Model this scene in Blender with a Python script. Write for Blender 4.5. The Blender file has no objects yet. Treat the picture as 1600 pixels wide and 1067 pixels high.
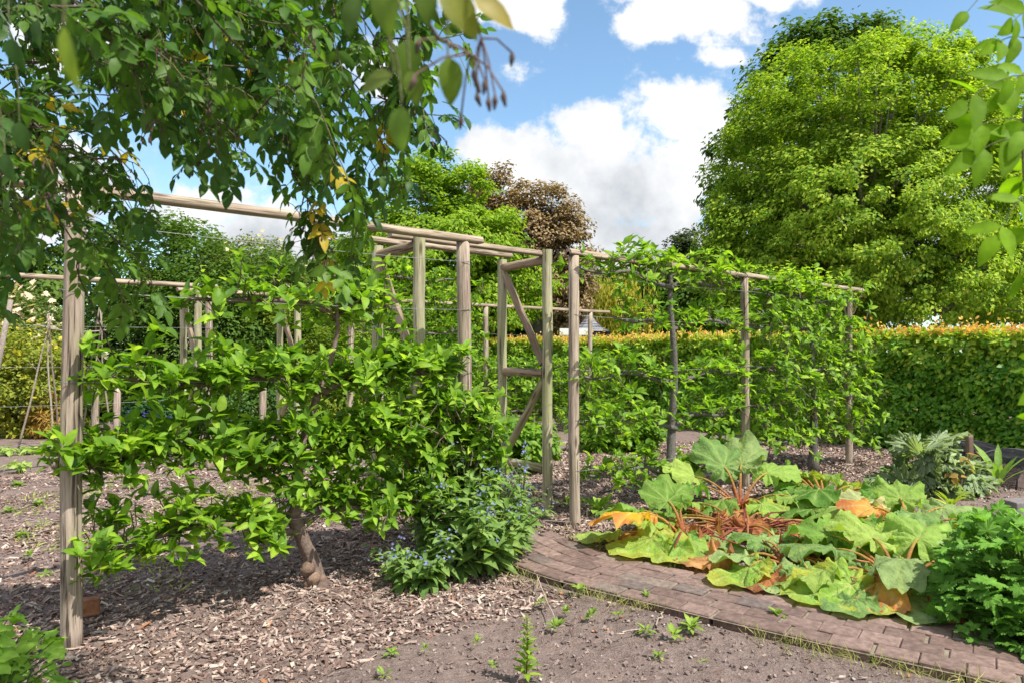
import bpy, math, random
import numpy as np
from mathutils import Vector

rng = np.random.default_rng(11)
random.seed(11)
scene = bpy.context.scene
COL = scene.collection
PI = math.pi
U = rng.uniform
N = rng.normal

# ------------------------------------------------------------------ helpers
EYE = 1.585            # camera height (m)
FPX = 1100.0           # focal length in photo pixels (1600 wide)
HOR = 550.0            # photo row of the horizon


def at(px, py, d):
    """a point d metres in front of the camera's plane, from survey pixels"""
    return np.array([(px - 800) / FPX * d, d, EYE - (py - HOR) / FPX * d])


def unit(v):
    v = np.asarray(v, float)
    return v / np.maximum(np.linalg.norm(v, axis=-1, keepdims=True), 1e-9)


class MB:
    """collects geometry for one mesh object"""

    def __init__(s):
        s.V, s.F3, s.F4, s.K, s.W, s.n = [], [], [], [], [], 0

    def add(s, V, F3=None, F4=None, col=(1, 1, 1), wuv=None):
        V = np.asarray(V, float).reshape(-1, 3)
        m = len(V)
        if F3 is not None and len(F3):
            s.F3.append(np.asarray(F3, int).reshape(-1, 3) + s.n)
        if F4 is not None and len(F4):
            s.F4.append(np.asarray(F4, int).reshape(-1, 4) + s.n)
        col = np.asarray(col, float)
        s.K.append(np.broadcast_to(col, (m, 3)) if col.ndim == 1 else col)
        s.W.append(V if wuv is None else np.asarray(wuv, float))
        s.V.append(V)
        s.n += m

    def build(s, name, mat, parent=None, smooth=True, label=None):
        V = np.concatenate(s.V)
        off = np.array(parent['_o']) if parent is not None and '_o' in parent else np.zeros(3)
        me = bpy.data.meshes.new(name)
        me.vertices.add(len(V))
        me.vertices.foreach_set('co', (V - off).astype(np.float32).ravel())
        f3 = np.concatenate(s.F3) if s.F3 else np.zeros((0, 3), int)
        f4 = np.concatenate(s.F4) if s.F4 else np.zeros((0, 4), int)
        loops = np.concatenate([f3.ravel(), f4.ravel()]).astype(np.int32)
        me.loops.add(len(loops))
        me.loops.foreach_set('vertex_index', loops)
        st = np.concatenate([np.arange(len(f3)) * 3, len(f3) * 3 + np.arange(len(f4)) * 4]).astype(np.int32)
        me.polygons.add(len(st))
        me.polygons.foreach_set('loop_start', st)
        me.polygons.foreach_set('use_smooth', np.full(len(st), smooth))
        me.update(calc_edges=True)
        a = me.attributes.new('col', 'FLOAT_COLOR', 'POINT')
        k = np.concatenate(s.K)
        a.data.foreach_set('color', np.concatenate([k, np.ones((len(k), 1))], 1).astype(np.float32).ravel())
        w = me.attributes.new('wuv', 'FLOAT_VECTOR', 'POINT')
        w.data.foreach_set('vector', np.concatenate(s.W).astype(np.float32).ravel())
        o = bpy.data.objects.new(name, me)
        COL.objects.link(o)
        me.materials.append(mat)
        if parent is not None:
            o.parent = parent
            if '_o' in parent:
                o['_o'] = list(off)
        if label:
            o['label'] = label
        return o

    # ---- shapes
    def tube(s, P, R, sides=8, col=(1, 1, 1), cap=True, seed=0.0, flat=1.0):
        P = np.asarray(P, float)
        n = len(P)
        R = np.broadcast_to(np.asarray(R, float), (n,))
        T = unit(np.gradient(P, axis=0))
        ref = np.array([0, 0, 1.0]) if abs(T[0, 2]) < .8 else np.array([0, 1.0, 0])
        A = unit(np.cross(T, ref))
        B = np.cross(T, A)
        th = np.arange(sides) / sides * 2 * PI
        c, sn = np.cos(th), np.sin(th) * flat
        V = P[:, None, :] + R[:, None, None] * (A[:, None, :] * c[None, :, None] + B[:, None, :] * sn[None, :, None])
        L = np.concatenate([[0], np.cumsum(np.linalg.norm(np.diff(P, axis=0), axis=1))])
        W = np.zeros((n, sides, 3))
        W[..., 0] = R[:, None] * c + seed
        W[..., 1] = R[:, None] * sn + seed * 1.7
        W[..., 2] = L[:, None] + seed * 3.1
        i = np.arange(n - 1)[:, None] * sides
        j = np.arange(sides)[None, :]
        F4 = np.stack([i + j, i + (j + 1) % sides, i + sides + (j + 1) % sides, i + sides + j], -1).reshape(-1, 4)
        V = V.reshape(-1, 3)
        W = W.reshape(-1, 3)
        F3 = []
        if cap:
            e = len(V)
            V = np.concatenate([V, P[:1], P[-1:]])
            W = np.concatenate([W, W[:1] * [0, 0, 1], W[-sides:-sides + 1] * [0, 0, 1]])
            for q in range(sides):
                F3.append([e, (q + 1) % sides, q])
                F3.append([e + 1, (n - 1) * sides + q, (n - 1) * sides + (q + 1) % sides])
        k = np.asarray(col, float)
        if k.ndim == 2:
            k = np.repeat(k, sides, 0)
            if cap:
                k = np.concatenate([k, k[:1], k[-1:]])
        s.add(V, F3, F4, k, W)

    def prism(s, prof, p0, p1, up=(0, 0, 1), col=(1, 1, 1), segs=6, wob=0.0, seed=0.0):
        """sweep a 2-d profile (side, up) from p0 to p1"""
        p0, p1 = np.asarray(p0, float), np.asarray(p1, float)
        d = unit(p1 - p0)
        sd = unit(np.cross(d, np.asarray(up, float)))
        uu = np.cross(sd, d)
        prof = np.asarray(prof, float)
        m = len(prof)
        t = np.linspace(0, 1, segs + 1)
        Lg = np.linalg.norm(p1 - p0)
        w = N(0, 1, (segs + 1, 2)) * wob
        V = (p0 + (p1 - p0) * t[:, None])[:, None, :] + (prof[None, :, 0:1] + w[:, None, 0:1]) * sd + (prof[None, :, 1:2] + w[:, None, 1:2]) * uu
        W = np.zeros((segs + 1, m, 3))
        W[..., 0] = prof[None, :, 0] + seed
        W[..., 1] = prof[None, :, 1] + seed * 1.7
        W[..., 2] = (t * Lg)[:, None] + seed * 3.1
        i = np.arange(segs)[:, None] * m
        j = np.arange(m)[None, :]
        F4 = np.stack([i + j, i + (j + 1) % m, i + m + (j + 1) % m, i + m + j], -1).reshape(-1, 4)
        V = V.reshape(-1, 3)
        W = W.reshape(-1, 3)
        # end caps with their own vertices so that the rim stays crisp
        e = len(V)
        V = np.concatenate([V, V[:m], V[segs * m:(segs + 1) * m], [p0, p1]])
        W = np.concatenate([W, W[:m], W[segs * m:(segs + 1) * m], W[:1], W[-1:]])
        F3 = []
        for q in range(m):
            r = (q + 1) % m
            F3.append([e + 2 * m, e + r, e + q])
            F3.append([e + 2 * m + 1, e + m + q, e + m + r])
        s.add(V, F3, F4, col, W)

    def box(s, c, size, rz=0.0, col=(1, 1, 1), tilt=(0, 0)):
        x, y, z = np.asarray(size, float) / 2
        V = np.array([[a, b, d] for a in (-x, x) for b in (-y, y) for d in (-z, z)])
        V[:, 2] += V[:, 0] * tilt[0] + V[:, 1] * tilt[1]
        cs, sn = math.cos(rz), math.sin(rz)
        V = np.stack([V[:, 0] * cs - V[:, 1] * sn, V[:, 0] * sn + V[:, 1] * cs, V[:, 2]], 1) + np.asarray(c, float)
        F = [[0, 1, 3, 2], [4, 6, 7, 5], [0, 4, 5, 1], [2, 3, 7, 6], [0, 2, 6, 4], [1, 5, 7, 3]]
        s.add(V, None, F, col)

    # ---- many leaves at once
    def leaves(s, pos, axis, nrm, L, W, col, rows=3, fold=.35, droop=.3, shape='ovate', tipcol=None):
        pos, axis = np.asarray(pos, float), unit(axis)
        n = len(pos)
        if n == 0:
            return
        side = unit(np.cross(axis, nrm))
        nr = np.cross(side, axis)
        L = np.broadcast_to(np.asarray(L, float), (n,))
        W = np.broadcast_to(np.asarray(W, float), (n,))
        col = np.asarray(col, float)
        if col.ndim == 1:
            col = np.broadcast_to(col, (n, 3))
        droop = np.broadcast_to(np.asarray(droop, float), (n,))

        def pt(t, w):
            return (pos + axis * (L * t)[:, None] + side * (W * .5 * w)[:, None]
                    + nr * ((fold * W * .5 * abs(w)) - droop * L * t * t)[:, None])
        if rows == 0:
            V = np.stack([pt(np.zeros(n), 0), pt(np.full(n, .45), 1.0), pt(np.ones(n), 0), pt(np.full(n, .45), -1.0)], 1)
            b = np.arange(n)[:, None] * 4
            F3 = np.concatenate([b + [0, 1, 2], b + [0, 2, 3]])
            s.add(V.reshape(-1, 3), F3, None, np.repeat(col, 4, 0))
            return
        ts = np.linspace(0, 1, rows + 2)[1:-1]
        if shape == 'ovate':
            ws = np.sin(PI * ts ** .8) ** .8
        elif shape == 'lance':
            ws = np.sin(PI * ts ** .9)
        elif shape == 'spoon':
            ws = np.sin(PI * ts ** 1.5) ** .8 + .12
        elif shape == 'strap':
            ws = np.sin(PI * np.clip(ts, .05, 1)) ** .4
        ws = ws / ws.max()
        cols = [pt(np.zeros(n), 0)]
        for t, w in zip(ts, ws):
            tt = np.full(n, t)
            cols += [pt(tt, w), pt(tt, 0), pt(tt, -w)]
        cols.append(pt(np.ones(n), 0))
        V = np.stack(cols, 1)
        m = V.shape[1]
        b = np.arange(n)[:, None] * m
        F3 = [b + [0, 1, 2], b + [0, 2, 3]]
        F4 = []
        for r in range(rows - 1):
            a = 1 + 3 * r
            F4 += [b + [a, a + 3, a + 4, a + 1], b + [a + 1, a + 4, a + 5, a + 2]]
        a = 1 + 3 * (rows - 1)
        F3 += [b + [a, m - 1, a + 1], b + [a + 1, m - 1, a + 2]]
        K = np.repeat(col[:, None, :], m, 1).copy()
        mids = [2 + 3 * r for r in range(rows)]
        K[:, mids] *= 1.18
        K[:, 0] *= 1.15
        if tipcol is not None:
            K[:, -4:] = K[:, -4:] * .5 + np.asarray(tipcol) * .5
        s.add(V.reshape(-1, 3), np.concatenate(F3), np.concatenate(F4) if F4 else None, K.reshape(-1, 3))

    def lobed(s, pos, axis, nrm, size, col, outline, cup=.15):
        """palmate leaves: OUTLINE is (m,2) round the petiole point, x along the midrib"""
        pos, axis = np.asarray(pos, float), unit(axis)
        n = len(pos)
        side = unit(np.cross(axis, nrm))
        nr = np.cross(side, axis)
        size = np.broadcast_to(np.asarray(size, float), (n,))
        o = np.asarray(outline, float)
        m = len(o)
        rr = np.hypot(o[:, 0], o[:, 1])
        zz = np.where(np.arange(m) % 2 == 0, -cup * rr, -cup * .2 * rr)
        V = pos[:, None, :] + size[:, None, None] * (axis[:, None, :] * o[None, :, 0:1] + side[:, None, :] * o[None, :, 1:2] + nr[:, None, :] * zz[None, :, None])
        V = np.concatenate([pos[:, None, :], V], 1)
        b = np.arange(n)[:, None] * (m + 1)
        F3 = np.concatenate([b + [0, 1 + q, 1 + q + 1] for q in range(m - 1)])
        K = np.repeat(np.broadcast_to(col, (n, 3))[:, None, :], m + 1, 1).copy()
        K[:, 0] *= 1.25
        s.add(V.reshape(-1, 3), F3, None, K.reshape(-1, 3))


def palm_outline(lobes=5, spread=2.5, deep=.45, teeth=True):
    pts = [(-.05, .0)]
    for k in range(lobes):
        a = -spread + 2 * spread * k / (lobes - 1)
        r = 1 - .25 * abs(a) / spread
        w = spread / (lobes - 1)
        if k > 0:
            am = a - w
            pts.append((deep * math.cos(am), deep * math.sin(am)))
        if teeth:
            for da, q in ((-.55, .78), (-.3, .76), (-.2, .97), (0, .9), (.03, 1.0), (.2, .9), (.3, .76), (.55, .78)):
                pts.append((r * q * math.cos(a + da * w), r * q * math.sin(a + da * w)))
        else:
            pts += [(r * .8 * math.cos(a - .4 * w), r * .8 * math.sin(a - .4 * w)), (r * math.cos(a), r * math.sin(a)),
                    (r * .8 * math.cos(a + .4 * w), r * .8 * math.sin(a + .4 * w))]
    pts.append((-.05, .001))
    return np.array(pts)


def tag(o, label=None, cat=None, group=None, kind=None):
    if label:
        o['label'] = label
    if cat:
        o['category'] = cat
    if group:
        o['group'] = group
    if kind:
        o['kind'] = kind
    return o


def thing(name, label, cat, loc=(0, 0, 0), group=None):
    o = bpy.data.objects.new(name, None)
    o.empty_display_size = .1
    COL.objects.link(o)
    loc = [float(v) for v in loc]
    o.location = loc
    o['_o'] = loc
    return tag(o, label, cat, group)


def dup(root, loc, label, group=None, rz=0.0, sc=(1, 1, 1)):
    r = root.copy()
    COL.objects.link(r)
    r.location = loc
    r.rotation_euler = (0, 0, rz)
    r.scale = sc
    r['label'] = label
    if group:
        r['group'] = group
    for ch in list(root.children):
        c = ch.copy()
        COL.objects.link(c)
        c.parent = r
        for g in list(ch.children):
            d = g.copy()
            COL.objects.link(d)
            d.parent = c
    return r


def mix(a, b, t):
    a, b = np.asarray(a, float), np.asarray(b, float)
    return a + (b - a) * np.asarray(t)[..., None]


def rdir(n):
    return unit(N(0, 1, (n, 3)))


# ------------------------------------------------------------------ materials
def new_mat(name):
    m = bpy.data.materials.new(name)
    m.use_nodes = True
    nt = m.node_tree
    nt.nodes.clear()
    out = nt.nodes.new('ShaderNodeOutputMaterial')
    return m, nt, out


def nd(nt, typ, **kw):
    n = nt.nodes.new(typ)
    for k, v in kw.items():
        if k.startswith('i_'):
            n.inputs[k[2:].replace('_', ' ')].default_value = v
        else:
            setattr(n, k, v)
    return n


def mixrgb(nt, fac, a, b, blend='MIX'):
    n = nt.nodes.new('ShaderNodeMix')
    n.data_type = 'RGBA'
    n.blend_type = blend
    for key, v in ((0, fac), (6, a), (7, b)):
        if isinstance(v, (int, float)):
            n.inputs[key].default_value = v
        elif isinstance(v, (tuple, list)):
            n.inputs[key].default_value = (*v, 1) if len(v) == 3 else v
        else:
            nt.links.new(v, n.inputs[key])
    return n.outputs[2]


def ramp(nt, fac, stops):
    n = nt.nodes.new('ShaderNodeValToRGB')
    el = n.color_ramp.elements
    while len(el) < len(stops):
        el.new(.5)
    for e, (p, c) in zip(el, stops):
        e.position = p
        e.color = (*c, 1) if len(c) == 3 else c
    nt.links.new(fac, n.inputs[0])
    return n.outputs[0]


def math_(nt, op, a, b=None, clamp=False):
    n = nt.nodes.new('ShaderNodeMath')
    n.operation = op
    n.use_clamp = clamp
    for k, v in ((0, a), (1, b)):
        if v is None:
            continue
        if isinstance(v, (int, float)):
            n.inputs[k].default_value = v
        else:
            nt.links.new(v, n.inputs[k])
    return n.outputs[0]


def noise(nt, vec, scale, detail=4, rough=.55):
    n = nd(nt, 'ShaderNodeTexNoise', i_Scale=scale, i_Detail=detail, i_Roughness=rough)
    if vec is not None:
        nt.links.new(vec, n.inputs['Vector'])
    return n.outputs['Fac']


def leaf_mat(name, trans=.38, rough=.42, spec=.4, mottled=.25, scale=30, gain=1.2):
    m, nt, out = new_mat(name)
    at_ = nd(nt, 'ShaderNodeAttribute', attribute_name='col')
    geo = nd(nt, 'ShaderNodeNewGeometry')
    f = noise(nt, geo.outputs['Position'], scale, 3)
    dark = mixrgb(nt, 1.0, at_.outputs['Color'], tuple(gain * v for v in (.74, .76, .6)), 'MULTIPLY')
    lite = mixrgb(nt, 1.0, at_.outputs['Color'], tuple(gain * v for v in (1.27, 1.2, 1.05)), 'MULTIPLY')
    fs = nd(nt, 'ShaderNodeMapRange', i_From_Min=.5 - mottled, i_From_Max=.5 + mottled)
    nt.links.new(f, fs.inputs[0])
    c = mixrgb(nt, fs.outputs[0], dark, lite)
    p = nd(nt, 'ShaderNodeBsdfPrincipled', i_Roughness=rough)
    p.inputs['Specular IOR Level'].default_value = spec
    nt.links.new(c, p.inputs['Base Color'])
    t = nd(nt, 'ShaderNodeBsdfTranslucent')
    tc = mixrgb(nt, 1.0, c, (1.6, 1.65, .6), 'MULTIPLY')
    nt.links.new(tc, t.inputs['Color'])
    ms = nd(nt, 'ShaderNodeMixShader', i_Fac=trans)
    nt.links.new(p.outputs[0], ms.inputs[1])
    nt.links.new(t.outputs[0], ms.inputs[2])
    nt.links.new(ms.outputs[0], out.inputs[0])
    return m


def wood_mat(name, pale, mid, dark, green=(.2, .22, .1), greenness=.0, bump=.35, grain=1.0):
    m, nt, out = new_mat(name)
    w = nd(nt, 'ShaderNodeAttribute', attribute_name='wuv')
    mp = nd(nt, 'ShaderNodeMapping')
    mp.inputs['Scale'].default_value = (34 * grain, 34 * grain, 1.6)
    nt.links.new(w.outputs['Vector'], mp.inputs[0])
    g1 = noise(nt, mp.outputs[0], 1.6, 7, .65)
    mp2 = nd(nt, 'ShaderNodeMapping')
    mp2.inputs['Scale'].default_value = (7, 7, 1.4)
    nt.links.new(w.outputs['Vector'], mp2.inputs[0])
    g2 = noise(nt, mp2.outputs[0], 1.0, 4, .6)
    mp3 = nd(nt, 'ShaderNodeMapping')
    mp3.inputs['Scale'].default_value = (90, 90, 2.2)
    nt.links.new(w.outputs['Vector'], mp3.inputs[0])
    crack = noise(nt, mp3.outputs[0], .55, 3, .6)
    c = ramp(nt, g1, [(.32, dark), (.47, mid), (.64, pale)])
    c2 = ramp(nt, g2, [(.3, tuple(.62 * v for v in mid)), (.55, (.9, .9, .9)), (.8, (1.15, 1.12, 1.05))])
    c = mixrgb(nt, .55, c, mixrgb(nt, 1.0, c, c2, 'MULTIPLY'))
    if greenness:
        gm = ramp(nt, noise(nt, mp2.outputs[0], 1.3, 3), [(.36, (0, 0, 0)), (.62, (1, 1, 1))])
        c = mixrgb(nt, math_(nt, 'MULTIPLY', gm, greenness), c, green)
    ck = ramp(nt, crack, [(.33, (.12, .1, .09)), (.40, (1, 1, 1))])
    c = mixrgb(nt, .8, c, mixrgb(nt, 1.0, c, ck, 'MULTIPLY'))
    mk = nd(nt, 'ShaderNodeMapping')
    mk.inputs['Scale'].default_value = (11, 11, 2.6)
    nt.links.new(w.outputs['Vector'], mk.inputs[0])
    vo = nd(nt, 'ShaderNodeTexVoronoi', i_Scale=1.0)
    nt.links.new(mk.outputs[0], vo.inputs['Vector'])
    kn = ramp(nt, vo.outputs['Distance'], [(.05, (.2, .16, .13)), (.13, (.55, .5, .45)), (.2, (1, 1, 1))])
    c = mixrgb(nt, .85, c, mixrgb(nt, 1.0, c, kn, 'MULTIPLY'))
    at_ = nd(nt, 'ShaderNodeAttribute', attribute_name='col')
    c = mixrgb(nt, 1.0, c, at_.outputs['Color'], 'MULTIPLY')
    p = nd(nt, 'ShaderNodeBsdfPrincipled', i_Roughness=.85)
    p.inputs['Specular IOR Level'].default_value = .2
    nt.links.new(c, p.inputs['Base Color'])
    b = nd(nt, 'ShaderNodeBump', i_Strength=bump, i_Distance=.01)
    nt.links.new(mixrgb(nt, .5, g1, ck), b.inputs['Height'])
    nt.links.new(b.outputs[0], p.inputs['Normal'])
    nt.links.new(p.outputs[0], out.inputs[0])
    return m


def col_mat(name, rough=.8, spec=.25, var=.3, scale=14, bump=.3, metal=0.0, dist=.01):
    """vertex-coloured rough surface with mottling and a fine bump"""
    m, nt, out = new_mat(name)
    at_ = nd(nt, 'ShaderNodeAttribute', attribute_name='col')
    geo = nd(nt, 'ShaderNodeNewGeometry')
    f = noise(nt, geo.outputs['Position'], scale, 5, .6)
    k = ramp(nt, f, [(.25, (1 - var,) * 3), (.75, (1 + var,) * 3)])
    c = mixrgb(nt, 1.0, at_.outputs['Color'], k, 'MULTIPLY')
    p = nd(nt, 'ShaderNodeBsdfPrincipled', i_Roughness=rough, i_Metallic=metal)
    p.inputs['Specular IOR Level'].default_value = spec
    nt.links.new(c, p.inputs['Base Color'])
    b = nd(nt, 'ShaderNodeBump', i_Strength=bump, i_Distance=dist)
    nt.links.new(f, b.inputs['Height'])
    nt.links.new(b.outputs[0], p.inputs['Normal'])
    nt.links.new(p.outputs[0], out.inputs[0])
    return m


M = {}
M['apple'] = leaf_mat('apple_leaf', .45, .48, .22, .35, 45, 1.62)
M['rose'] = leaf_mat('rose_leaf', .45, .5, .28, .3, 60, 1.32)
M['big_leaf'] = leaf_mat('large_leaflet', .5, .6, .15, .3, 60, 1.0)
M['tree'] = leaf_mat('tree_leaf', .38, .65, .15, .3, 3, 1.5)
M['copper'] = leaf_mat('copper_leaf', .2, .55, .3, .3, 3)
M['hedge'] = leaf_mat('hedge_leaf', .38, .45, .3, .3, 25, 1.62)
M['herb'] = leaf_mat('herb_leaf', .38, .6, .2, .25, 30, 1.35)
M['rhubarb'] = leaf_mat('rhubarb_leaf', .32, .68, .14, .35, 16, 1.25)
_nt = M['rhubarb'].node_tree
_pb = [n for n in _nt.nodes if n.type == 'BSDF_PRINCIPLED'][0]
_g = _nt.nodes.new('ShaderNodeNewGeometry')
_bm = nd(_nt, 'ShaderNodeBump', i_Strength=.9, i_Distance=.02)
_nt.links.new(noise(_nt, _g.outputs['Position'], 42, 3, .6), _bm.inputs['Height'])
_nt.links.new(_bm.outputs[0], _pb.inputs['Normal'])
M['petal'] = leaf_mat('petal', .35, .6, .2, .15, 40, 1.0)
M['bark'] = col_mat('bark', .9, .15, .45, 38, .8)
M['chip'] = col_mat('wood_chip', .85, .2, .35, 60, .3)
M['stone'] = col_mat('stone', .9, .2, .35, 22, .7)
M['brick'] = col_mat('brick', .85, .25, .45, 26, .6)
M['wire'] = col_mat('wire', .5, .5, .2, 10, .1, .4)
M['post'] = wood_mat('trellis_post_wood', (.54, .44, .37), (.37, .295, .24), (.16, .12, .095), (.32, .30, .17), .30, 1.5)
M['arch'] = wood_mat('arch_wood', (.54, .50, .36), (.39, .36, .24), (.20, .175, .12), (.30, .32, .15), .55, 1.5)
M['rail'] = wood_mat('rail_wood', (.52, .42, .33), (.33, .255, .195), (.12, .09, .07), (.26, .26, .13), .25, 1.5)
M['net'] = col_mat('netting', .6, .3, .1, 10, .0)
M['roof'] = col_mat('roof_slate', .8, .3, .25, 3, .3)
M['paint'] = col_mat('paint', .5, .4, .08, 6, .1)

# ------------------------------------------------------------------ camera, sky and sun
cam_d = bpy.data.cameras.new('camera')
cam = bpy.data.objects.new('camera', cam_d)
COL.objects.link(cam)
cam.location = (0, 0, EYE)
cam.rotation_euler = (PI / 2, 0, 0)
cam_d.sensor_width = 36
cam_d.lens = FPX / 1600 * 36
cam_d.shift_y = (HOR - 533.5) / 1600
cam_d.clip_start = .05
cam_d.clip_end = 3000
cam_d.dof.use_dof = True
cam_d.dof.focus_distance = 6.2
cam_d.dof.aperture_fstop = 6.3
scene.camera = cam

SUN_EL = math.radians(56)
SUN_AZ = math.radians(128)                 # clockwise from +Y (the way the camera looks)
sdir = Vector((math.sin(SUN_AZ) * math.cos(SUN_EL), math.cos(SUN_AZ) * math.cos(SUN_EL), math.sin(SUN_EL)))
sun_d = bpy.data.lights.new('sun', 'SUN')
sun_d.energy = 2.35
sun_d.angle = math.radians(.53)
sun_d.color = (1, .95, .87)
sun = bpy.data.objects.new('sun', sun_d)
COL.objects.link(sun)
sun.rotation_euler = (-sdir).to_track_quat('-Z', 'Y').to_euler()
sun.location = (8, -6, 14)

world = bpy.data.worlds.new('World')
scene.world = world
world.use_nodes = True
wt = world.node_tree
wt.nodes.clear()
wout = wt.nodes.new('ShaderNodeOutputWorld')
sky = nd(wt, 'ShaderNodeTexSky', sky_type='NISHITA', sun_disc=False, sun_elevation=SUN_EL, sun_rotation=SUN_AZ,
         altitude=50, air_density=1.0, dust_density=.6, ozone_density=1.0)
bg1 = nd(wt, 'ShaderNodeBackground', i_Strength=.072)
wt.links.new(mixrgb(wt, 1.0, sky.outputs[0], (.90, 1.03, 1.02), 'MULTIPLY'), bg1.inputs[0])
tcw = nd(wt, 'ShaderNodeTexCoord')
sep = nd(wt, 'ShaderNodeSeparateXYZ')
wt.links.new(tcw.outputs['Generated'], sep.inputs[0])
ysafe = math_(wt, 'MAXIMUM', sep.outputs[1], .08)
uu = math_(wt, 'DIVIDE', sep.outputs[0], ysafe)
vv = math_(wt, 'DIVIDE', sep.outputs[2], ysafe)
uv = nd(wt, 'ShaderNodeCombineXYZ')
wt.links.new(uu, uv.inputs[0])
wt.links.new(vv, uv.inputs[1])


def vmath(op, a, b):
    n = wt.nodes.new('ShaderNodeVectorMath')
    n.operation = op
    wt.links.new(a, n.inputs[0])
    n.inputs[1].default_value = b
    return n.outputs[1 if op == 'LENGTH' else 0]


# cumulus banks, each an ellipse of directions (azimuth and height tangents)
BANKS = [(1010, 270, 190, 135), (850, 262, 130, 72), (768, 238, 68, 48), (1110, 240, 140, 118), (990, 390, 300, 62),
         (930, 205, 80, 60), (1085, 5, 165, 62), (1010, 38, 75, 36), (1200, -10, 90, 40), (830, 8, 82, 58), (740, -8, 90, 48),
         (806, 105, 40, 19), (400, 370, 150, 66), (300, 330, 120, 60), (70, 300, 190, 80), (90, 60, 120, 60), (1330, 380, 330, 150),
         (560, 420, 160, 60), (1110, 92, 60, 14), (620, 120, 80, 60), (1070, 190, 110, 80)]
dens = None
for bx, by, brx, bry in BANKS:
    q = vmath('SUBTRACT', uv.outputs[0], ((bx - 800) / FPX, (HOR - by) / FPX, 0))
    q = vmath('MULTIPLY', q, (FPX / brx, FPX / bry, 0))
    q = math_(wt, 'MULTIPLY', math_(wt, 'SUBTRACT', 1.0, vmath('LENGTH', q, (0, 0, 0))), .35 if bry < 22 else .9)
    dens = q if dens is None else math_(wt, 'MAXIMUM', dens, q)
back = nd(wt, 'ShaderNodeMapRange', i_From_Min=.1, i_From_Max=.35, i_To_Min=1.0, i_To_Max=0.0)
wt.links.new(sep.outputs[1], back.inputs[0])
fill_cloud = math_(wt, 'SUBTRACT', math_(wt, 'MULTIPLY', noise(wt, tcw.outputs['Generated'], 2.2, 3), 3.0), 1.15)  # unseen cloud behind and overhead, thickened as fill to lift the shadows
dens = math_(wt, 'MAXIMUM', math_(wt, 'SUBTRACT', dens, math_(wt, 'MULTIPLY', back.outputs[0], 9.0)),
             math_(wt, 'ADD', fill_cloud, math_(wt, 'MULTIPLY', math_(wt, 'SUBTRACT', back.outputs[0], 1.0), 5.0)))
puff = math_(wt, 'SUBTRACT', noise(wt, uv.outputs[0], 13, 9, .62), .5)
big = math_(wt, 'SUBTRACT', noise(wt, uv.outputs[0], 5, 3, .5), .5)
dens = math_(wt, 'ADD', dens, math_(wt, 'ADD', math_(wt, 'MULTIPLY', puff, 2.1), math_(wt, 'MULTIPLY', big, 1.5)))
cov = nd(wt, 'ShaderNodeMapRange', interpolation_type='SMOOTHERSTEP', i_From_Min=-.10, i_From_Max=.40)
wt.links.new(dens, cov.inputs[0])
shade = math_(wt, 'ADD', math_(wt, 'MULTIPLY', noise(wt, uv.outputs[0], 7, 6, .55), 1.0), math_(wt, 'MULTIPLY', vv, .9))
cc = ramp(wt, shade, [(.50, (.50, .535, .58)), (.66, (.74, .76, .785)), (.82, (.95, .95, .95))])
bg2 = nd(wt, 'ShaderNodeBackground', i_Strength=.38)
wt.links.new(cc, bg2.inputs[0])
wm = nd(wt, 'ShaderNodeMixShader')
wt.links.new(cov.outputs[0], wm.inputs[0])
wt.links.new(bg1.outputs[0], wm.inputs[1])
wt.links.new(bg2.outputs[0], wm.inputs[2])
wt.links.new(wm.outputs[0], wout.inputs[0])

scene.view_settings.view_transform = 'Standard'
scene.view_settings.look = 'None'
scene.view_settings.exposure = 1.66
scene.view_settings.gamma = 1
scene.view_settings.use_curve_mapping = False
scene.cycles.max_bounces = 9
scene.cycles.diffuse_bounces = 5
scene.cycles.glossy_bounces = 2
scene.cycles.transmission_bounces = 4
scene.cycles.use_denoising = True

# ------------------------------------------------------------------ plan of the garden
RD = np.array([.7579, .6524])              # along the espalier rows
ND = np.array([-.6524, .7579])             # across them, away from the camera
R1 = np.array([-2.43, 3.88])               # first post of the near row
R2 = np.array([-4.20, 9.77])               # end post of the far row


def row(o, s, off=0.0, z=0.0):
    p = o + RD * s + ND * off
    return np.array([p[0], p[1], z])


PATH = np.array([[.02, 5.98], [.45, 5.25], [1.2, 4.62], [2.1, 3.95], [3.1, 3.28], [4.6, 2.4], [7.0, 1.2]])


def resample(P, step):
    P = np.asarray(P, float)
    # Catmull-Rom through the points
    Q = np.concatenate([[2 * P[0] - P[1]], P, [2 * P[-1] - P[-2]]])
    out = []
    for i in range(1, len(Q) - 2):
        a, b, c, d = Q[i - 1], Q[i], Q[i + 1], Q[i + 2]
        t = np.linspace(0, 1, 40, endpoint=False)[:, None]
        out.append(.5 * ((2 * b) + (c - a) * t + (2 * a - 5 * b + 4 * c - d) * t ** 2 + (3 * b - a - 3 * c + d) * t ** 3))
    out = np.concatenate(out + [P[-1:]])
    L = np.concatenate([[0], np.cumsum(np.linalg.norm(np.diff(out, axis=0), axis=1))])
    u = np.arange(0, L[-1], step)
    return np.stack([np.interp(u, L, out[:, k]) for k in range(out.shape[1])], 1)


PC = resample(PATH, .02)
PT = unit(np.gradient(PC, axis=0))
PN = np.stack([-PT[:, 1], PT[:, 0]], 1)    # left of travel


def path_dist(xy):
    """signed distance from the path's centre line (positive on the right bank, where the rhubarb grows)"""
    out = np.zeros(len(xy))
    sub, sn = PC[::8], PN[::8]
    for i in range(0, len(xy), 20000):
        d = xy[i:i + 20000, None, :] - sub[None]
        k = (d ** 2).sum(-1).argmin(1)
        dd = d[np.arange(len(k)), k]
        out[i:i + 20000] = np.sign((dd * sn[k]).sum(-1)) * np.hypot(dd[:, 0], dd[:, 1])
    return out


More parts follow.
